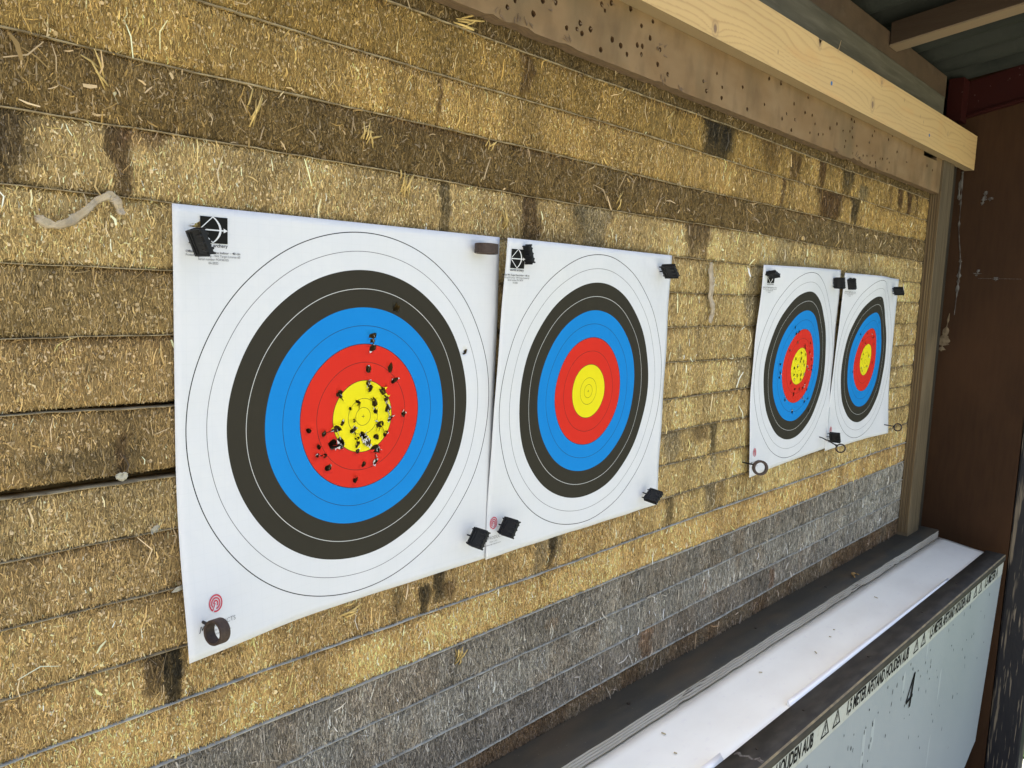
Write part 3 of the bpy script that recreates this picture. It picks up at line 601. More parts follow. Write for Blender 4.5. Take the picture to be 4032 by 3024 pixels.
CL=[((-.2021,-.012,.1883),(.009,0,-.0218),(0,-.026,.002),'black clip over the bow emblem of the torn nearest target face'),
((.2308,-.012,.2026),(.0082,0,-.0226),(0,-.026,.004),'black clip over the bow emblem of the target face without holes'),
((.5773,-.012,.1939),(.0177,0,-.0186),(0,-.022,.0015),'black clip at the upper right corner of the target face without holes'),
((.1748,-.012,-.1605),(-.012,0,-.018),(0,-.029,0),'black clip at the lower right corner of the torn nearest target face'),
((.2321,-.012,-.1568),(-.0123,0,-.0192),(0,-.027,-.001),'black clip over the red maker emblem of the target face without holes'),
((.5863,-.012,-.1746),(-.0195,0,-.0129),(-.001,-.024,-.0045),'black clip at the lower right corner of the target face without holes'),
((.945,-.012,.1953),(.023,0,-.0067),(0,-.0196,.0042),'black clip lying almost flat at the upper left of the curled target face'),
((1.3027,-.012,.2006),(.0073,0,-.0227),(0,-.024,0),'black clip at the upper right of the curled target face, touching another clip'),
((1.37,-.012,.2001),(.01,0,-.022),(0,-.022,0),'black clip at the upper left corner of the farthest target face'),
((1.7134,-.012,.189),(.0171,0,-.0163),(0,-.024,.002),'black clip at the upper right of the farthest target face, near the batten'),
((1.3534,-.012,-.1599),(.0104,0,-.0225),(0,-.024,.004),'black clip at the lower left of the farthest target face, above a ring pin')]
for c in CL: clip(*c)
def ring_pin(label,c,axis,R,r,h,p0,p1,loc):
    t=thing('ring_pin',label,'ring pin',loc,'ring pins holding the target faces')
    L=Vector(loc);b=MB();b.ring(Vector(c)-L,axis,R,r,h);o=b.build('ring',M_RING,t,.0006)
    for p in o.data.polygons:p.use_smooth=False
    b=MB();b.tube([Vector(p0)-L,Vector(p1)-L],[.0010,.0016],8);b.build('pin',M_PIN,t)
ring_pin('broad brown ring pin seen edge on, upper right corner of the torn nearest target',(.1665,-.0225,.1945),(.04,.02,1),.0145,.0115,.0118,(.164,.03,.194),(.164,-.010,.194),(.166,-.02,.1945))
ring_pin('broad brown ring pin at the lower left corner of the torn nearest target',(-.1950,-.0462,-.1775),(-.97,-.24,.08),.0118,.0093,.0112,(-.1975,.03,-.178),(-.196,-.036,-.175),(-.195,-.046,-.1775))
ring_pin('thick brown ring pin at the lower left corner of the curled target face',(.9344,-.0400,-.1816),(-.70,-.68,.12),.0150,.0105,.0085,(.9356,.03,-.176),(.9352,-.027,-.178),(.9346,-.038,-.1813))
def eye_pin(label,a,b_,c):
    t=thing('eye_pin',label,'ring pin',a,'thin eye pins in the straw wall')
    L=Vector(a);a_,b2,c2=Vector(a)-L,Vector(b_)-L,Vector(c)-L
    m=MB();m.tube([a_+Vector((0,.035,.006)),a_,b2],[.0012,.0013,.0016],8);m.tube([b2,b2+(c2-b2)*.45],[.0016,.0034],8);m.build('shaft',M_PIN,t,smooth=True)
    d=(c2-b2).normalized();ax=Vector((-.74,-.66,.1));ax=(ax-d*ax.dot(d)).normalized()
    m=MB();m.torus(c2,ax,.0098,.0017);m.build('ring',M_RING,t,smooth=True)
eye_pin('thin dark eye pin slanting down at the lower right of the curled target face',(1.3146,-.012,-.1688),(1.3126,-.0424,-.1792),(1.3114,-.0562,-.1856))
eye_pin('thin dark eye pin sticking out level at the lower right of the farthest target face',(1.7452,-.010,-.1797),(1.7451,-.0331,-.1805),(1.7449,-.0467,-.1819))
# ------------------------------------------------------------------ scraps caught on the wall
def strip(name,pts,w,label,cat,y0=-.006,amp=.004,seed=1,m=None):
    P=np.array(pts);n=len(P);t=np.linspace(0,n-1,n*6);q=np.c_[np.interp(t,range(n),P[:,0]),np.interp(t,range(n),P[:,1])]
    for _ in range(1): q[1:-1]=(q[:-2]+2*q[1:-1]+q[2:])/4
    d=np.gradient(q,axis=0);d/=np.linalg.norm(d,axis=1,keepdims=True);nn=np.c_[-d[:,1],d[:,0]]
    k=len(q);ww=w*(.45+.7*vn(t*1.7,t*0,seed)+.5*vn(t*6.3,t*0,seed+9))*np.minimum(1,np.minimum(t+.25,n-1-t+.25)*1.4)
    y=y0-amp*fbm(t*1.3,t*0,seed+5)-.0025*np.abs(np.sin(t*1.9+seed))
    V=[];
    for s,dy in((-.5,0.0015),(-.17,-.0008),(.17,.0004),(.5,-.0016)):
        j=.12*(vn(t*5,t*0+s*9,seed+2)-.5)
        V.append(np.c_[q[:,0]+nn[:,0]*ww*(s+j),y+dy,q[:,1]+nn[:,1]*ww*(s+j)])
    V=np.concatenate(V);a=np.arange(k-1);F=np.concatenate([np.c_[a+i*k,a+1+i*k,a+1+(i+1)*k,a+(i+1)*k] for i in range(3)])
    o=link(name,npmesh(name,V,F,m or M_SCRAP,smooth=False));md=o.modifiers.new('thickness','SOLIDIFY');md.thickness=.0005
    tag(o,label,cat,'torn scraps hanging on the straw wall');return o
SC=[(-.3254,.1892),(-.3200,.1850),(-.3107,.1827),(-.3003,.1861),(-.2884,.1958),(-.2786,.2056),(-.2687,.2113),(-.2650,.2080),(-.262,.2028),(-.2596,.196)]
strip('torn_scrap',SC,.0056,'long torn beige scrap bent like a hook, left of the nearest target','scrap',-.007,.005,3)
strip('torn_scrap',[(.7412,.2072),(.7471,.1832),(.7495,.1534),(.7568,.1317),(.7618,.1152),(.7526,.1014)],.011,'grey brown shred hanging down left of the curled target face','scrap',-.006,.004,8)
strip('torn_scrap',[(-.2675,-.0266),(-.262,-.0290),(-.2577,-.0274)],.006,'small grey scrap stuck in the lower open gap left of the nearest target','scrap',-.005,.004,11,M_SEAMG)
strip('torn_scrap',[(-.2369,-.0854),(-.2335,-.081),(-.2298,-.0824)],.006,'small whitish scrap on the seam below the lower open gap','scrap',-.005,.003,12,M_SEAMG)
strip('torn_scrap',[(-.2190,-.1448),(-.2090,-.1420),(-.1982,-.1395)],.005,'whitish shred touching the left edge of the nearest target near its lower logo','scrap',-.005,.003,13,M_SEAMG)
# loose tufts of stalks caught on the face
def tuft(x,z,n,l,label,spread=1.0,ang=1.57):
    V=[];F=[];C=[]
    for k in range(n):
        t=ang+random.gauss(0,.45*spread);ln=l*random.uniform(.5,1.1);w=random.uniform(.0012,.0024);el=random.uniform(.05,.5)
        d=Vector((math.cos(t)*math.cos(el),-math.sin(el),math.sin(t)*math.cos(el)));s=d.cross(Vector((random.uniform(-.4,.4),1,random.uniform(-.4,.4)))).normalized()
        o=Vector((x+random.gauss(0,.004),-.001-random.random()*.003,z+random.gauss(0,.004)));b=len(V)
        for q,k2 in((0,.8),(.5,1),(1,.5)):
            p=o+d*ln*(q-.4)+Vector((0,-.002,0))*math.sin(q*3.14);V+=[p-s*w*k2/2,p+s*w*k2/2]
        F+=[(b,b+1,b+3,b+2),(b+2,b+3,b+5,b+4)]
        c=np.array(lin(210,180,112))*random.uniform(.55,1.1);C+=[c]*6
    o=link('straw_tuft',npmesh('straw_tuft',[tuple(v) for v in V],F,M_STRAW,np.array(C)))
    md=o.modifiers.new('thickness','SOLIDIFY');md.thickness=.0006
    tag(o,label,'straw tuft','loose tufts of straw on the wall')
for a in [(.1402,.4524,9,.030,'pale stalks lying flat on the seam right below the plywood board',.5,.1),
(-.1359,.3043,5,.03,'two fold yellow stalks in the dark shredded layer above the nearest emblem',.4,1.35),
(.0018,.3038,9,.018,'tangled pale stalks in the dark shredded layer above the nearest target',1.2,1.6),
(-.2698,.3093,4,.024,'bent white stalk at the upper left in the dark shredded layer',.8,1.9),
(.0523,.2560,11,.024,'bushy pale tuft above the nearest target, left of two dark stains',.7,1.7),
(.2190,.2316,9,.022,'pale tuft just above the gap between the two nearest targets',1.,1.5),
(.1884,.3240,4,.02,'crossed thin stalks at the upper edge of the dark shredded layer',.6,1.0),
(.1612,-.3330,12,.024,'dry yellow tuft on the topmost grey layer',.5,1.57),
(-.0147,-.2236,6,.022,'pale stalks at the lower edge of the nearest target',.4,.35),
(.3284,-.2740,5,.022,'pale stalk tuft on the bright golden layer',.4,2.2),
(.5885,.4226,4,.024,'forked stalk on the olive gold layer below the plywood',.4,.9),
(.4618,.2864,4,.026,'upright stalks on the dark shredded layer, right of the tangled ones',.4,1.4)]:
    x,z,n,l,lb,sp,an=a;tuft(x,z,n,l,lb,sp,an)
# ------------------------------------------------------------------ holed plywood board
def ply_board():
    x0,x1=-1.1,2.05;z0=.4640;z1=.60;yf,yb=-.0235,-.0045
    def edge(x): return z0+.0016*(fbm(np.array([x*30.]),np.array([1.]),3)[0]-.5)
    outer=[]
    chips={.205:.010,.165:.006,.222:.007,.305:.008,.53:.006,.58:.004,1.225:.007,1.33:.013,1.36:.011,1.375:.007,1.47:.005}
    xs=list(np.arange(x0,x1-.012,.0125))
    for x in xs:
        d=max([h*max(0,1-abs(x-c)/.012) for c,h in chips.items()]);outer.append((x,edge(x)+.6*d*random.uniform(.6,1)))
    outer.append((x1-.014,z0));outer.append((x1+.012,.556));
    # notch under the pine beam near the right end
    outer+=[(1.944,.5575),(1.944,.5475),(1.8235,.5455),(1.8235,.5560)]
    outer.append((1.75,z1));outer.append((x0,z1))
    holes=[]
    for x,z in PLYH:
        if z<z0+.006 or z>.56: continue
        if any(abs(x-c)<.017 and z<z0+h+.006 for c,h in chips.items()): continue
        if 1.81<x<1.955 and z>.54: continue
        if any(math.hypot(x-q[0],z-q[1])<.0095 for q in holes): continue
        holes.append((x,z))
    V=list(outer);E=[(k,(k+1)%len(outer)) for k in range(len(outer))];HP=[]
    for x,z in holes:
        r=random.uniform(.0026,.0042);P=[(x+r*random.uniform(.85,1.2)*math.cos(2*math.pi*k/9),z+r*random.uniform(.85,1.2)*math.sin(2*math.pi*k/9)) for k in range(9)]
        k=len(V);V+=P;E+=[(k+j,k+(j+1)%9) for j in range(9)];HP.append((k,P))
    vo,_,fo,*_r=delaunay_2d_cdt([Vector(v) for v in V],E,[],1,1e-7)
    T=[]
    for f in fo:
        cx=sum(vo[j].x for j in f)/len(f);cy=sum(vo[j].y for j in f)/len(f)
        if any(abs(cx-P[0][0])<.01 and abs(cy-P[0][1])<.01 and inpoly(cx,cy,P) for _,P in HP): continue
        T.append(f)
    Wv=[(v.x,yf,v.y) for v in vo]
    t=thing('plywood_board','long brown plywood board riddled with arrow holes, above the straw wall','board',(0,0,0))
    me=pmesh('board_face',Wv,T,M_PLY);bm=bmesh.new();bm.from_mesh(me);bmesh.ops.recalc_face_normals(bm,faces=bm.faces)
    if sum(f.normal.y for f in bm.faces)>0:bmesh.ops.reverse_faces(bm,faces=bm.faces)
    bm.to_mesh(me);bm.free();link('board_face',me,t)
    n=len(outer);Vb=[(x,yf,z) for x,z in outer]+[(x,yb,z) for x,z in outer]
    link('board_edge',pmesh('board_edge',Vb,[(k,(k+1)%n,n+(k+1)%n,n+k) for k in range(n)],M_PLYEDGE),t)
    for k,P in HP:
        hv=[];hf=[];b=0;hv+=[(x,yf,z) for x,z in P]+[(x,yf+.0135,z) for x,z in P];m=len(P)
        hf+=[(b+j,b+(j+1)%m,b+m+(j+1)%m,b+m+j) for j in range(m)]+[tuple(b+m+j for j in range(m))]
        link('arrow_hole',pmesh('arrow_hole',hv,hf,M_HOLE),t)
    # raised splinters
    sites=[(x,z,1) for x,z in holes if random.random()<.35]+[(c+random.uniform(-.012,.012),z0+h*.9,1.6) for c,h in chips.items() for _ in range(3)]+[(.521+random.uniform(-.012,.012),.511+random.uniform(-.01,.01),1.5) for _ in range(6)]+[(.385,.54,1.2),(.27,.50,1.4),(1.687+random.uniform(-.008,.008),.509,1.3)]
    for x,z,s in sites:
        a=random.uniform(0,6.28);l=random.uniform(.004,.009)*s;w=.0014*s;b=0;sv=[];sf=[]
        dx,dz=math.cos(a),math.sin(a)*.7
        sv+=[(x-dz*w,yf-.0002,z+dx*w),(x+dz*w,yf-.0002,z-dx*w),(x+dx*l,yf-random.uniform(.001,.004),z+dz*l)];sf.append((b,b+1,b+2))
        so=link('splinter',pmesh('splinter',sv,sf,M_PLYEDGE),t);md=so.modifiers.new('thickness','SOLIDIFY');md.thickness=.0005
ply_board()
# ------------------------------------------------------------------ fresh pine beam with grain and knots
def pine_beam():
    xl,xr=-1.0,2.236;zb=lambda x:.5490+.0042*x;zt=lambda x:.6390+.0088*x;yf,yb=-.0490,-.0240
    nx,nz=1700,58
    XX,FF=np.meshgrid(np.linspace(xl,xr,nx),np.linspace(0,1,nz),indexing='ij');x=XX.ravel();f=FF.ravel();z=zb(x)*(1-f)+zt(x)*f
    h=f*.095
    g=h*92+1.5*(fbm(x*2.6,h*14,5)-.5)*3.2+.22*(fbm(x*14,h*60,9)-.5)
    knots=[(.635,.014,.0065,1.),(1.343,.028,.0075,1.),(1.036,.086,.006,.8),(1.388,.084,.005,.8),(-.2,.05,.008,1),(.18,.075,.006,.8),(1.93,.055,.004,.5)]
    core=np.zeros(len(x))
    for kx,kh,r,s in knots:
        dx,dz=(x-kx),(h-kh);d=np.sqrt((dx/2.6)**2+dz**2)
        g=g+s*2.3*np.exp(-(d/.017)**2)*np.sign(dz+1e-6)*0+s*2.6*np.exp(-d/.013)
        d2=np.sqrt((dx/1.0)**2+(dz/1.3)**2);core=np.maximum(core,((1-sst(r*.55,r*1.1,d2))+.35*np.exp(-((d2-r*1.5)/(r*.3))**2))*s)
    # long cathedral arches
    for ax,ah,sx,am in((.95,.052,.16,1.9),(1.62,.05,.2,2.2),(.25,.045,.2,1.8),(-.5,.05,.2,2.)):
        g=g+am*np.exp(-((x-ax)/sx)**2-((h-ah)/.026)**2)
    ph=g-np.floor(g);late=sst(.62,.93,ph)*(1-sst(.95,1.0,ph))*(.45+.8*fbm(x*5,h*50,44))
    base=np.array((.56,.375,.155));dark=np.array((.36,.205,.075))
    c=base*(1-(.52*late)[:,None])+dark*(.52*late)[:,None]
    c=c*(.9+.2*fbm(x*3,h*30,12))[:,None]
    e=sst(.56,.78,fbm(x*7,h*35,22))*.35;c=c*(1-e[:,None])+np.array((.56,.30,.10))*e[:,None]
    c=c*(1-core[:,None]*.85)+np.array((.16,.095,.06))*(core*.85)[:,None]
    for fx,fh in((1.68,.06),(1.71,.052),(1.55,.075),(.86,.03),(1.93,.06),(2.1,.05),(1.21,.07),(.47,.06)):
        k=np.exp(-(((x-fx)/.0016)**2+((h-fh)/.0035)**2));c=c*(1-.85*k[:,None])+np.array((.10,.06,.03))*(.85*k)[:,None]
    # a nick in the upper edge
    zz=z-np.where(f>.985,.009*np.exp(-((x-1.036)/.006)**2),0)
    t=thing('pine_beam','fresh yellow pine beam with knots along the top of the wall','beam',(0,0,0))
    I=np.arange(nx*nz).reshape(nx,nz)
    F=np.c_[I[:-1,:-1].ravel(),I[1:,:-1].ravel(),I[1:,1:].ravel(),I[:-1,1:].ravel()]
    link('beam_face',npmesh('beam_face',np.c_[x,x*0+yf,zz],F,M_PINE,c),t)
    b=MB();P=[(xl,yf+.0003,zb(xl)),(xr,yf+.0003,zb(xr)),(xr,yb,zb(xr)),(xl,yb,zb(xl)),(xl,yf+.0003,zt(xl)-.0002),(xr,yf+.0003,zt(xr)-.0002),(xr,yb,zt(xr)),(xl,yb,zt(xl))]
    b.hexa(P);b.build('beam_body',M_PINEE,t)
    for kx,kz in((1.107,.580),(1.767,.586)):
        m=MB();m.tube([(kx,yf+.0002,kz),(kx,yf-.0004,kz)],.0042,12);m.build('blue_mark',M_BLUE,t)
    m=MB()
    for k in range(1): m.tube([(1.13+k*.004,yf+.003,.640),(1.118+k*.004,yf-.008,.664+.004*(k%3))],[.0012,.0003],5)
    m.build('splinter',M_PINEE,t)
pine_beam()
# ------------------------------------------------------------------ timbers, roof and end of the shed
def board(name,label,cat,x0,x1,y0,y1,z0,z1,m,bev=.003,group=None):
    b=MB();b.box(x0,x1,y0,y1,z0,z1);o=b.build(name,m,None,bev);tag(o,label,cat,group);return o
board('grey_beam','weathered grey beam behind and above the pine beam','beam',-1.1,2.012,-.0100,.06,.575,.735,M_GREYB)
board('wall_plate','brown stained timber lying on top of the grey beam under the roof','beam',-1.1,2.035,-.0045,.075,.7355,.797,M_BROWNB)
b=MB();b.box(-1.15,2.4,.135,.16,-1.46,.84);tag(b.build('back_wall',M_BACK),'dark board wall behind the straw layers','wall')
def rafter(x,label):
    t=thing('rafter',label,'rafter',(x,0,.76),'rafters carrying the roof')
    y0,y1=-.006,(-.64 if x>1.2 else -.085);s=-.156;w=.054;h=.056
    def pr(z0,z1): return [(0,y1,s*y1+z0),(w,y1,s*y1+z0),(w,y0,s*y0+z0),(0,y0,s*y0+z0),(0,y1,s*y1+z1),(w,y1,s*y1+z1),(w,y0,s*y0+z1),(0,y0,s*y0+z1)]
    b=MB();b.hexa(pr(.004,h));b.build('timber',M_RAFT,t,.002)
    b=MB();b.hexa(pr(0,.0038));b.build('underside',M_RAFTLIT,t)  # lighter copy of the timber: light from below put into the colour
for k,(x,l) in enumerate(((1.54,'rafter with its underside coloured as lit from below, next to the red steel beam'),(.74,'rafter over the gap between the second and third targets'),(-.06,'rafter above the nearest target'),(-.86,'rafter at the left end of the roof'))): rafter(x,l)
def roof():
    V=[];F=[];n0=0
    for xa,xb,ye,m in((-1.6,1.14,-.09,520),(1.14,2.62,-.66,320)):      # unseen nearer eaves cut short so sky light reaches the trough
        xs=np.linspace(xa,xb,m);ys=np.linspace(.3,ye,60);XX,YY=np.meshgrid(xs,ys,indexing='ij');x=XX.ravel();y=YY.ravel()
        z=.846-.156*y+.016*np.sin(x*2*math.pi/.125)
        I=n0+np.arange(len(xs)*len(ys)).reshape(len(xs),len(ys));F.append(np.c_[I[:-1,:-1].ravel(),I[1:,:-1].ravel(),I[1:,1:].ravel(),I[:-1,1:].ravel()])
        V.append(np.c_[x,y,z]);n0+=len(x)
    o=link('corrugated_roof',npmesh('corrugated_roof',np.concatenate(V),np.concatenate(F),M_ROOF,smooth=True));md=o.modifiers.new('thickness','SOLIDIFY');md.thickness=.004;md.offset=1
    tag(o,'grey corrugated roof sheets sloping over the wall','roof')
roof()
def red_beam():
    t=thing('steel_beam','dark red steel beam along the end wall under the roof','steel beam',(2.2,0,.72))
    s=-.213
    def pr(x0,x1,z0,z1,y0=.10,y1=-.64): return [(x0,y1,s*y1+z0),(x1,y1,s*y1+z0),(x1,y0,s*y0+z0),(x0,y0,s*y0+z0),(x0,y1,s*y1+z1),(x1,y1,s*y1+z1),(x1,y0,s*y0+z1),(x0,y0,s*y0+z1)]
    b=MB();b.hexa(pr(.042,.056,.004,.103));b.build('web',M_RED,t,.001)
    b=MB();b.hexa(pr(.034,.0588,-.004,.0035));b.build('flange',M_RED,t,.001)
    b=MB();b.box(-.02,.0415,-.012,.03,-.02,.105);b.build('end_plate',M_RED,t,.001)
red_beam()
b=MB();s=-.213;P=[]
for z in(.846,.866):
    for (x,y) in((2.236,-.64),(2.258,-.64),(2.258,.1),(2.236,.1)): P.append((x,y,s*y+z-.004))
b.hexa(P);tag(b.build('roof_batten',mat('mossy_strip',(.10,.085,.03),.8,.2),None,.002),'narrow yellowish strip lying above the red steel beam','batten')
def end_wall():
    t=thing('end_wall','dark brown stained panel wall closing the right end of the shed','wall',(2.26,0,0))
    b=MB();b.box(0,.03,-.246,.134,-1.46,.95);b.build('panel',M_ENDW,t)
    def blot(name,pts,m,seed):
        # pts (y,z,halfwidth) -> thin raised smear on the wall
        P=np.array(pts);n=len(P);tt=np.linspace(0,n-1,n*8);y=np.interp(tt,range(n),P[:,0]);z=np.interp(tt,range(n),P[:,1]);w=np.interp(tt,range(n),P[:,2])*(.05+1.5*vn(tt*3.3,tt*0,seed)*vn(tt*9,tt*0,seed+3)*1.6)
        k=len(tt);V=np.concatenate([np.c_[tt*0-.0008,y-w,z],np.c_[tt*0-.0022,y,z],np.c_[tt*0-.0008,y+w,z]])
        a=np.arange(k-1);F=np.concatenate([np.c_[a,a+1,a+1+k,a+k],np.c_[a+k,a+1+k,a+1+2*k,a+2*k]])
        link(name,npmesh(name,V,F,m),t)
    blot('paint_drip',[(-.0134,.557,.0012),(-.0165,.45,.0015),(-.0173,.387,.002),(-.03,.30,.003),(-.0321,.28,.006),(-.031,.2,.004),(-.0295,.12,.0015)],M_DRIP,4)
    blot('paint_drip',[(-.012,.56,.003),(-.008,.50,.006),(-.012,.46,.001)],M_DRIP,14)
    blot('foam_patch',[(-.016,.125,.003),(-.0105,.07,.010),(-.006,.03,.011),(-.002,.005,.009)],M_FOAM,5)
    blot('paint_mark',[(-.085,.262,.004),(-.0818,.252,.009),(-.079,.242,.003)],M_DRIP,6)
    blot('paint_mark',[(-.1335,.240,.003),(-.1335,.2335,.005),(-.1335,.228,.002)],M_DRIP,7)
    blot('paint_mark',[(-.083,.498,.004),(-.079,.475,.006),(-.074,.455,.003)],M_DRIP,9)
    blot('paint_mark',[(-.098,.479,.004),(-.0965,.474,.006),(-.095,.468,.003)],M_DRIP,10)
    b=MB();b.box(-.0008,0,-.20,-.085,.2350,.2358);b.build('scratch_line',M_DRIP,t)
end_wall()
board('corner_post','dark weathered post between the batten and the brown end wall','post',2.108,2.259,.004,.13,-1.46,.66,M_POSTG)
def batten():
    t=thing('wooden_batten','upright wooden batten with a layered edge closing the straw wall at the right','batten',(2.04,0,0))
    b=MB();b.box(-.0455,.062,-.0290,.12,-1.45,.59);b.build('board_front',M_BATT,t)
    b=MB()
    for k in range(4): b.box(-.0485+.0006*(k%2),-.0457,-.0288+.0072*k,-.0288+.0072*k+.0058,-.53,.47)
    b.build('layered_edge',M_BATTE,t,.0006)
batten()
b=MB();b.box(2.257,2.345,-.335,-.2475,-1.46,.98);tag(b.build('front_post',M_FLAKE,None,.006),'corner post with flaking black paint showing bare wood','post')
# ------------------------------------------------------------------ dark ledge
SLP=-.0155
def zsl(x,z0): return z0+SLP*x
def ledge():
    t=thing('ledge','dark grey ledge board along the foot of the straw wall','ledge',(0,0,-.52))
    x0,x1=-.95,2.165;n=240;xs=np.linspace(x0,x1,n);D=.52
    yo=-.0700+.0028*(fbm(xs*16,xs*0,7)-.5)-.0005*(vn(xs*120,xs*0,3))
    zt=zsl(xs,-.5095)+D;rows=[np.c_[xs,xs*0+.12,zt],np.c_[xs,xs*0-.03,zt],np.c_[xs,yo,zt-.0006],np.c_[xs,yo,zt-.0045],np.c_[xs,xs*0+.12,zt-.0045]]
    V=np.concatenate(rows);a=np.arange(n-1);F=np.concatenate([np.c_[a+i*n,a+1+i*n,a+1+(i+1)*n,a+(i+1)*n] for i in range(4)])
    link('top_board',npmesh('top_board',V,F,M_LEDGE),t)
    zz=-.0047;k=0
    V=[];F=[];V2=[];F2=[]
    for th,dark in((.0040,0),(.0014,1),(.0040,0),(.0014,1),(.0042,0),(.0012,1),(.0046,0)):
        y=yo+(.0012 if dark else -.0002)+.0009*(fbm(xs*40,xs*0+k,21+k)-.5)+np.where(fbm(xs*5,xs*0,70)>.68,.0022,0)*(vn(xs*60,xs*0+k,31)>.5)
        A=np.concatenate([np.c_[xs,y+.05,zt+zz],np.c_[xs,y,zt+zz],np.c_[xs,y,zt+zz-th],np.c_[xs,y+.05,zt+zz-th]])
        T=(V2,F2) if dark else (V,F);b_=sum(len(q) for q in T[0])
        T[0].append(A);T[1].append(np.concatenate([np.c_[a+i*n,a+1+i*n,a+1+(i+1)*n,a+(i+1)*n] for i in range(3)])+b_)
        zz-=th;k+=1
    e=link('layered_edge',npmesh('layered_edge',np.concatenate(V),np.concatenate(F),M_LEDGEE),t)
    link('glue_line',npmesh('glue_line',np.concatenate(V2),np.concatenate(F2),M_LEDGEL),e)
    m=MB()
    for x in(.52,.98,1.35): m.tube([(x,-.036,zsl(x,-.5095)+D-.002),(x,-.036,zsl(x,-.5095)+D+.0012)],[.0035,.003],10)
    m.build('screw_head',M_PIN,t)
ledge()
# ------------------------------------------------------------------ white box in front of the ledge: sheet, rail, front panel
yin=lambda x:-.191-.0034*x
yout=lambda x:-.239-.0055*x
def box_front():
    t=thing('front_box','white topped box with a dark rail, standing in front of the straw wall','box',(0,-.2,-.56))
    O=np.array([0,-.2,-.56])
    XA,XB=-.9,2.19
    xs=np.unique(np.r_[np.linspace(XA,XB,160),.4,.555,.556,.795,.796,1.80,1.801]);n=len(xs)
    # lengths and width of the strip of light along the rail
    lip=np.where(((xs>.7955)&(xs<1.8005))|(xs<.5555),1.,0.)
    wd=np.clip(.0165-.0075*(xs-.8),.007,.018)
    yi=yin(xs);rows=[]
    zl=lambda y:(-.5385+(-.5535+.5385)*((-.066-y)/(.120)))
    y1=-.066+xs*0;y2=yi+wd
    rows.append(np.c_[xs,y1,zsl(xs,zl(y1))]);
    for q in(.2,.4,.6,.8): yy=y1*(1-q)+y2*q;rows.append(np.c_[xs,yy,zsl(xs,zl(yy))+.0012*np.sin(xs*9+q*5)*q*(1-q)*2])
    rows.append(np.c_[xs,y2,zsl(xs,zl(y2))])
    y3=yi-.004;rows.append(np.c_[xs,y3,zsl(xs,zl(y2))-(y2-y3)*.10])
    V=np.concatenate(rows)-O;a=np.arange(n-1);R=len(rows)
    F=np.concatenate([np.c_[a+i*n,a+1+i*n,a+1+(i+1)*n,a+(i+1)*n] for i in range(R-1)])
    o=link('white_sheet',npmesh('white_sheet',V,F,M_SHEET),t);md=o.modifiers.new('thickness','SOLIDIFY');md.thickness=.003;md.offset=1
    # wedge added to imitate the strip of light along the rail, in two lengths
    for xa,xb in((.797,1.80),(XA,.553)):
        q=np.linspace(xa,xb,40);yq=yin(q);ww=np.clip(.0072-.0012*(q-.8),.006,.0075);zq=np.clip(-.5425-.006*(q-.8),-.5490,-.5420)
        A=[np.c_[q,yq+ww,zsl(q,zq)],np.c_[q,yq+.0006,zsl(q,-.5508)],np.c_[q,yq+.0006,zsl(q,-.557)],np.c_[q,yq+ww,zsl(q,-.557)]]
        k=40;b_=np.arange(k-1);FF=np.concatenate([np.c_[b_+i*k,b_+1+i*k,b_+1+((i+1)%4)*k,b_+((i+1)%4)*k] for i in range(4)])
        me=npmesh('light_strip_wedge',np.concatenate(A)-O,FF,M_LSTRIP);bm=bmesh.new();bm.from_mesh(me)
        bm.verts.ensure_lookup_table();bm.faces.new([bm.verts[i*k] for i in range(4)]);bm.faces.new([bm.verts[i*k+k-1] for i in range(4)])
        bmesh.ops.recalc_face_normals(bm,faces=bm.faces);bm.to_mesh(me);bm.free();link('light_strip_wedge',me,t)
    # rail
    xs=np.linspace(XA,2.2,90);n=len(xs);zt=zsl(xs,-.5510);w=.0012*(fbm(xs*7,xs*0,3)-.5)
    a=np.arange(n-1)
    rows=[np.c_[xs,yin(xs)+w,zt-.010],np.c_[xs,yin(xs)+w,zt],np.c_[xs,yout(xs)+.003,zt],np.c_[xs,yout(xs)+.0004,zt-.0022],np.c_[xs,yout(xs),zt-.0180+w],np.c_[xs,yin(xs),zt-.0180]]
    V=np.concatenate(rows)-O
    F=np.concatenate([np.c_[a+i*n,a+1+i*n,a+1+((i+1)%6)*n,a+((i+1)%6)*n] for i in range(6)]);F=np.r_[F,[]] if False else F
    rl=link('rail',npmesh('rail',V,F,M_RAIL),t)
    capV=[r[-1]-O for r in rows];link('rail_end',pmesh('rail_end',capV,[tuple(range(6))],M_RAIL),rl)
    e1=np.c_[xs,yout(xs)+.0026,zt-.0001];e2=np.c_[xs,yout(xs)+.0010,zt-.0010];e3=np.c_[xs,yout(xs)+.0000,zt-.0022-.0006*vn(xs*40,xs*0,2)]
    V=np.concatenate([e1,e2,e3])-O;F=np.concatenate([np.c_[a+i*n,a+1+i*n,a+1+(i+1)*n,a+(i+1)*n] for i in range(2)])
    link('worn_edge',npmesh('worn_edge',V,F,M_RAILE),rl)
    m=MB()
    for x,s in((.80,.0028),(1.12,.0028),(1.48,.003),(.62,.002),(1.78,.003)):
        y=(yin(x)+yout(x))/2+.004;z=zsl(x,-.551);m.tube([np.array((x,y,z-.001))-O,np.array((x,y,z+.0009))-O],[s,s*.8],9)
    m.build('screw_head',M_PIN,rl)
    sv=[];sf=[]
    for k in range(10):
        q=k/9;x=.583+.012*q+.004*math.sin(k*2);y=yin(.6)-.003-.042*q;w=.004*(.5+random.random());z=zsl(x,-.5510)+.0003
        sv+=[np.array((x-w,y,z))-O,np.array((x+w,y,z))-O]
        if k: sf.append((2*k-2,2*k-1,2*k+1,2*k))
    link('scuff_mark',pmesh('scuff_mark',sv,sf,M_DRIP),rl)
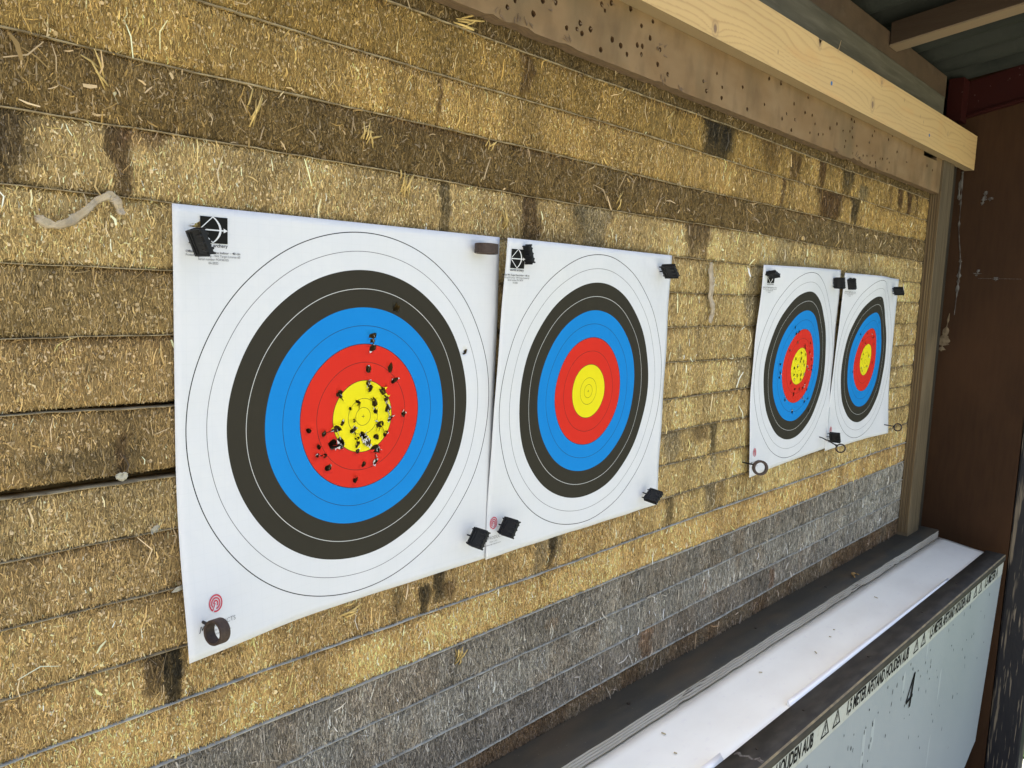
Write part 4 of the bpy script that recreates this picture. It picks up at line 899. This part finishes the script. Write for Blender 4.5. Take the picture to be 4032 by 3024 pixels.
    # front panel, slightly leaning, with a broken lower right corner
    yp=lambda x,z:yout(x)+.0035+.028*(-.58-z)
    def P3(x,z,off=0.): return np.array((x,yp(x,z)-off,z))
    pf=[(XA,-.5645-SLP*.9*0+.012),(2.2,zsl(2.2,-.5688)),(2.17,-1.175),(2.13,-1.19),(2.11,-1.20),(2.02,-1.24),(1.6,-1.40),(XA,-1.40)]
    pf[0]=(XA,zsl(XA,-.5688))
    nx=60;V=[];F=[]
    for s,off in((0,0.),(1,-.014)):
        V+=[P3(x,z,off)-O for x,z in pf]
    k=len(pf);F=[tuple(range(k))[::-1],tuple(range(k,2*k))]+[(j,(j+1)%k,k+(j+1)%k,k+j) for j in range(k)]
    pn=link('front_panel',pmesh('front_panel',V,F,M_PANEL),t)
    # warning tape with its text
    xs=np.linspace(XA,2.198,150);n=len(xs);tz=lambda x:zsl(x,-.5690)
    zt=tz(xs)-.0008;zb=tz(xs)-.0430-.0012*vn(xs*25,xs*0,6)
    V=np.concatenate([np.array([P3(x,z,.0006) for x,z in zip(xs,zz)]) for zz in(zt,zb)])-O;a=np.arange(n-1)
    tp=link('warning_tape',npmesh('warning_tape',V,np.c_[a,a+n,a+1+n,a+1],M_TAPE),pn)
    def put(name,VF,m,off):
        V,F=VF;return link(name,pmesh(name,[P3(x,z,off)-O for x,z in V],F,m),tp)
    for k in range(-3,3):
        x0=.945+.518*k
        if x0>2.15: continue
        s='1,5 METER AFSTAND HOUDEN AUB';L=.362
        if x0+L>2.19: s='1,5 METER A';L=.15
        VV,FF=fit_text(s,x0,x0+L,0,.030,0,.0265);VV[:,1]+=tz(VV[:,0])-.0330
        put('tape_text',(VV,FF),M_INK,.0011)
        for dx in(.415,.468):
            cx=x0+dx
            if cx>2.17: continue
            bz=tz(cx)-.0358
            tri=[(cx-.019,bz),(cx+.019,bz),(cx,bz+.034)];inn=[(cx-.0135,bz+.0032),(cx+.0135,bz+.0032),(cx,bz+.0275)]
            V=tri+inn+[(cx-.0012,bz+.010),(cx+.0012,bz+.010),(cx+.0018,bz+.0215),(cx-.0018,bz+.0215),(cx-.0014,bz+.0052),(cx+.0014,bz+.0052),(cx+.0014,bz+.008),(cx-.0014,bz+.008)]
            put('warning_triangle',(np.array(V),[(0,1,4,3),(1,2,5,4),(2,0,3,5),(6,7,8,9),(10,11,12,13)]),M_INK,.0011)
    # hand painted 4
    def quad4(L):
        V=[];F=[]
        for q in L:
            b=len(V);V+=q;F.append(tuple(range(b,b+len(q))))
        return [P3(x,z,.0008)-O for x,z in V],F
    for k,q in enumerate(([(1.3735,-.6800),(1.3815,-.6790),(1.3440,-.7385),(1.3335,-.7375)],[(1.3335,-.7375),(1.3380,-.7450),(1.3830,-.7400),(1.3820,-.7320)],[(1.3700,-.6840),(1.3815,-.6790),(1.3730,-.7600),(1.3610,-.7610)])):
        if k==0: V=[];F=[]
        b=len(V);V+=[P3(x,z,.0008+.0004*k)-O for x,z in q];F.append((b,b+1,b+2,b+3))
    link('painted_number',pmesh('painted_number',V,F,M_INK),pn)
    nsp=0
    for k in range(150):
        x=random.uniform(.6,2.08) if k<95 else random.gauss(1.25,.22);z=tz(x)-.05-abs(random.gauss(0,.14))-.002
        if z<-1.2 or x>2.12 or x<.4: continue
        w=random.uniform(.0010,.0024);h=random.uniform(.0025,.008);b=0;V=[];F=[];q=random.uniform(-.001,.001)
        for j in range(7):
            tt=2*math.pi*j/7;V.append(P3(x+w*math.cos(tt)*random.uniform(.7,1.2)+q*math.sin(tt),z+h*math.sin(tt)*random.uniform(.7,1.1),.0007)-O)
        F.append(tuple(range(b,b+7)));nsp+=1
        if nsp<=98: link('dirt_speck',pmesh('dirt_speck',V,F,M_SPECK),pn)
    for x,z,h in((1.07,-.74,.05),(1.12,-.73,.04),(1.62,-.80,.05),(1.30,-.68,.03),(1.46,-.65,.03),(1.6,-.98,.06),(.86,-.75,.04)):
        b=0;w=random.uniform(.006,.012)
        V=[P3(x-w,z+h*.7,.0004)-O,P3(x+w*.6,z+h,.0004)-O,P3(x+w,z-h*.4,.0004)-O,P3(x-w*.3,z-h,.0004)-O];link('pale_smear',pmesh('pale_smear',V,[(0,1,2,3)],M_PALE),pn)
box_front()
def straw_bit(x,y,a,l,k):
    f=((-.066-y)/.12);z=zsl(x,-.5375-.0145*f)+.0012
    d=Vector((math.cos(a),math.sin(a),0));s=Vector((-d.y,d.x,0));w=.0011
    c=Vector((x,y,z));b=MB();P=[c-d*l-s*w,c+d*l-s*w,c+d*l+s*w,c-d*l+s*w]
    b.hexa(P+[p+Vector((0,0,.0012)) for p in P])
    o=b.build('straw_bit',mat('straw_bit',(.48,.40,.24),.8,.2) if k==0 else bpy.data.materials['straw_bit'])
    tag(o,'short loose straw bit lying on the white sheet beside the dark ledge','straw','loose straw bits on the white sheet')
for k in range(7): straw_bit(random.uniform(.5,1.5),random.uniform(-.165,-.085),random.uniform(0,3),random.uniform(.002,.005),k)
# curl of dried peel on the ledge
pts=[(1.47+.03*t,-.062+.012*math.sin(t*3.1),zsl(1.5,-.5095)+.003+.004*math.sin(t*3.14)) for t in np.linspace(0,1,9)]
b=MB();b.tube(pts,[.001,.0025,.003,.0032,.0032,.003,.0026,.002,.001],8)
tag(b.build('dried_peel',mat('dried_peel',(.26,.16,.06),.8,.2),None,smooth=True),'curled dry brown peel lying on the dark ledge near its far end','peel')
# ------------------------------------------------------------------ ground, camera, light
b=MB();b.box(2.75,60,-60,60,-1.459,-1.452);tag(b.build('lawn',mat('lawn',(.045,.075,.022),.95,.1,noise=[(6,(1,1,1),.4,.7,(.03,.05,.015),.9)],bump=[(60,(1,1,1),.8,.02)])),None,None,None,'structure')
def hedge():
    n=9000;c=np.c_[rng.normal(9,.35,n),rng.uniform(-9,9,n),rng.uniform(-1.45,.55,n)];c[:,2]-=.25*fbm(c[:,1]*.9,c[:,0]*0,3)
    a=rng.normal(0,1,(n,3));a/=np.linalg.norm(a,axis=1,keepdims=True);b_=np.cross(a,rng.normal(0,1,(n,3)));b_/=np.linalg.norm(b_,axis=1,keepdims=True)
    l=rng.uniform(.05,.11,n)[:,None];w=l*.5
    V=np.stack([c-a*l,c+b_*w,c+a*l,c-b_*w],1).reshape(-1,3);F=np.arange(4*n).reshape(n,4)
    col=np.repeat(np.array((.04,.075,.02))*rng.uniform(.5,1.5,n)[:,None],4,0)
    o=link('hedge',npmesh('hedge',V,F,mat('hedge_leaf',(.05,.08,.02),.7,.3,attr='Tint'),col));tag(o,'green hedge standing on the lawn beyond the end of the shed','hedge')
hedge()
b=MB();b.box(-400,400,-400,400,-1.5,-1.46);g=b.build('ground',M_GROUND);tag(g,None,None,None,'structure')
cam=bpy.data.cameras.new('Camera');co=bpy.data.objects.new('Camera',cam);COL.objects.link(co);S.camera=co
co.location=(-.54382592,-.71910801,.14663241);co.rotation_mode='XYZ';co.rotation_euler=(1.45380056,-.03871711,-.82834596)
cam.sensor_fit='HORIZONTAL';cam.sensor_width=36;cam.lens=36*3172.4027/4032;cam.clip_start=.02;cam.clip_end=2000
EL,RO=math.radians(71),math.radians(-28)
w=bpy.data.worlds.new('World');S.world=w;w.use_nodes=True;nt=w.node_tree
sk=nt.nodes.new('ShaderNodeTexSky');sk.sky_type='NISHITA';sk.sun_disc=False;sk.sun_elevation=EL;sk.sun_rotation=RO;sk.dust_density=6.;sk.ozone_density=.7;sk.air_density=.9
bg=nt.nodes['Background'];bg.inputs['Strength'].default_value=.15;nt.links.new(sk.outputs['Color'],bg.inputs['Color'])
sd=Vector((math.sin(RO)*math.cos(EL),math.cos(RO)*math.cos(EL),math.sin(EL)))
l=bpy.data.lights.new('Sun','SUN');l.energy=4.;l.angle=math.radians(.5);l.color=(1,.95,.87);lo=bpy.data.objects.new('Sun',l);COL.objects.link(lo)
lo.rotation_euler=sd.to_track_quat('Z','Y').to_euler();lo.location=sd*20
vs=S.view_settings;vs.view_transform='Standard';vs.look='None';vs.exposure=1.6;vs.gamma=1
S.cycles.max_bounces=8;S.cycles.diffuse_bounces=5
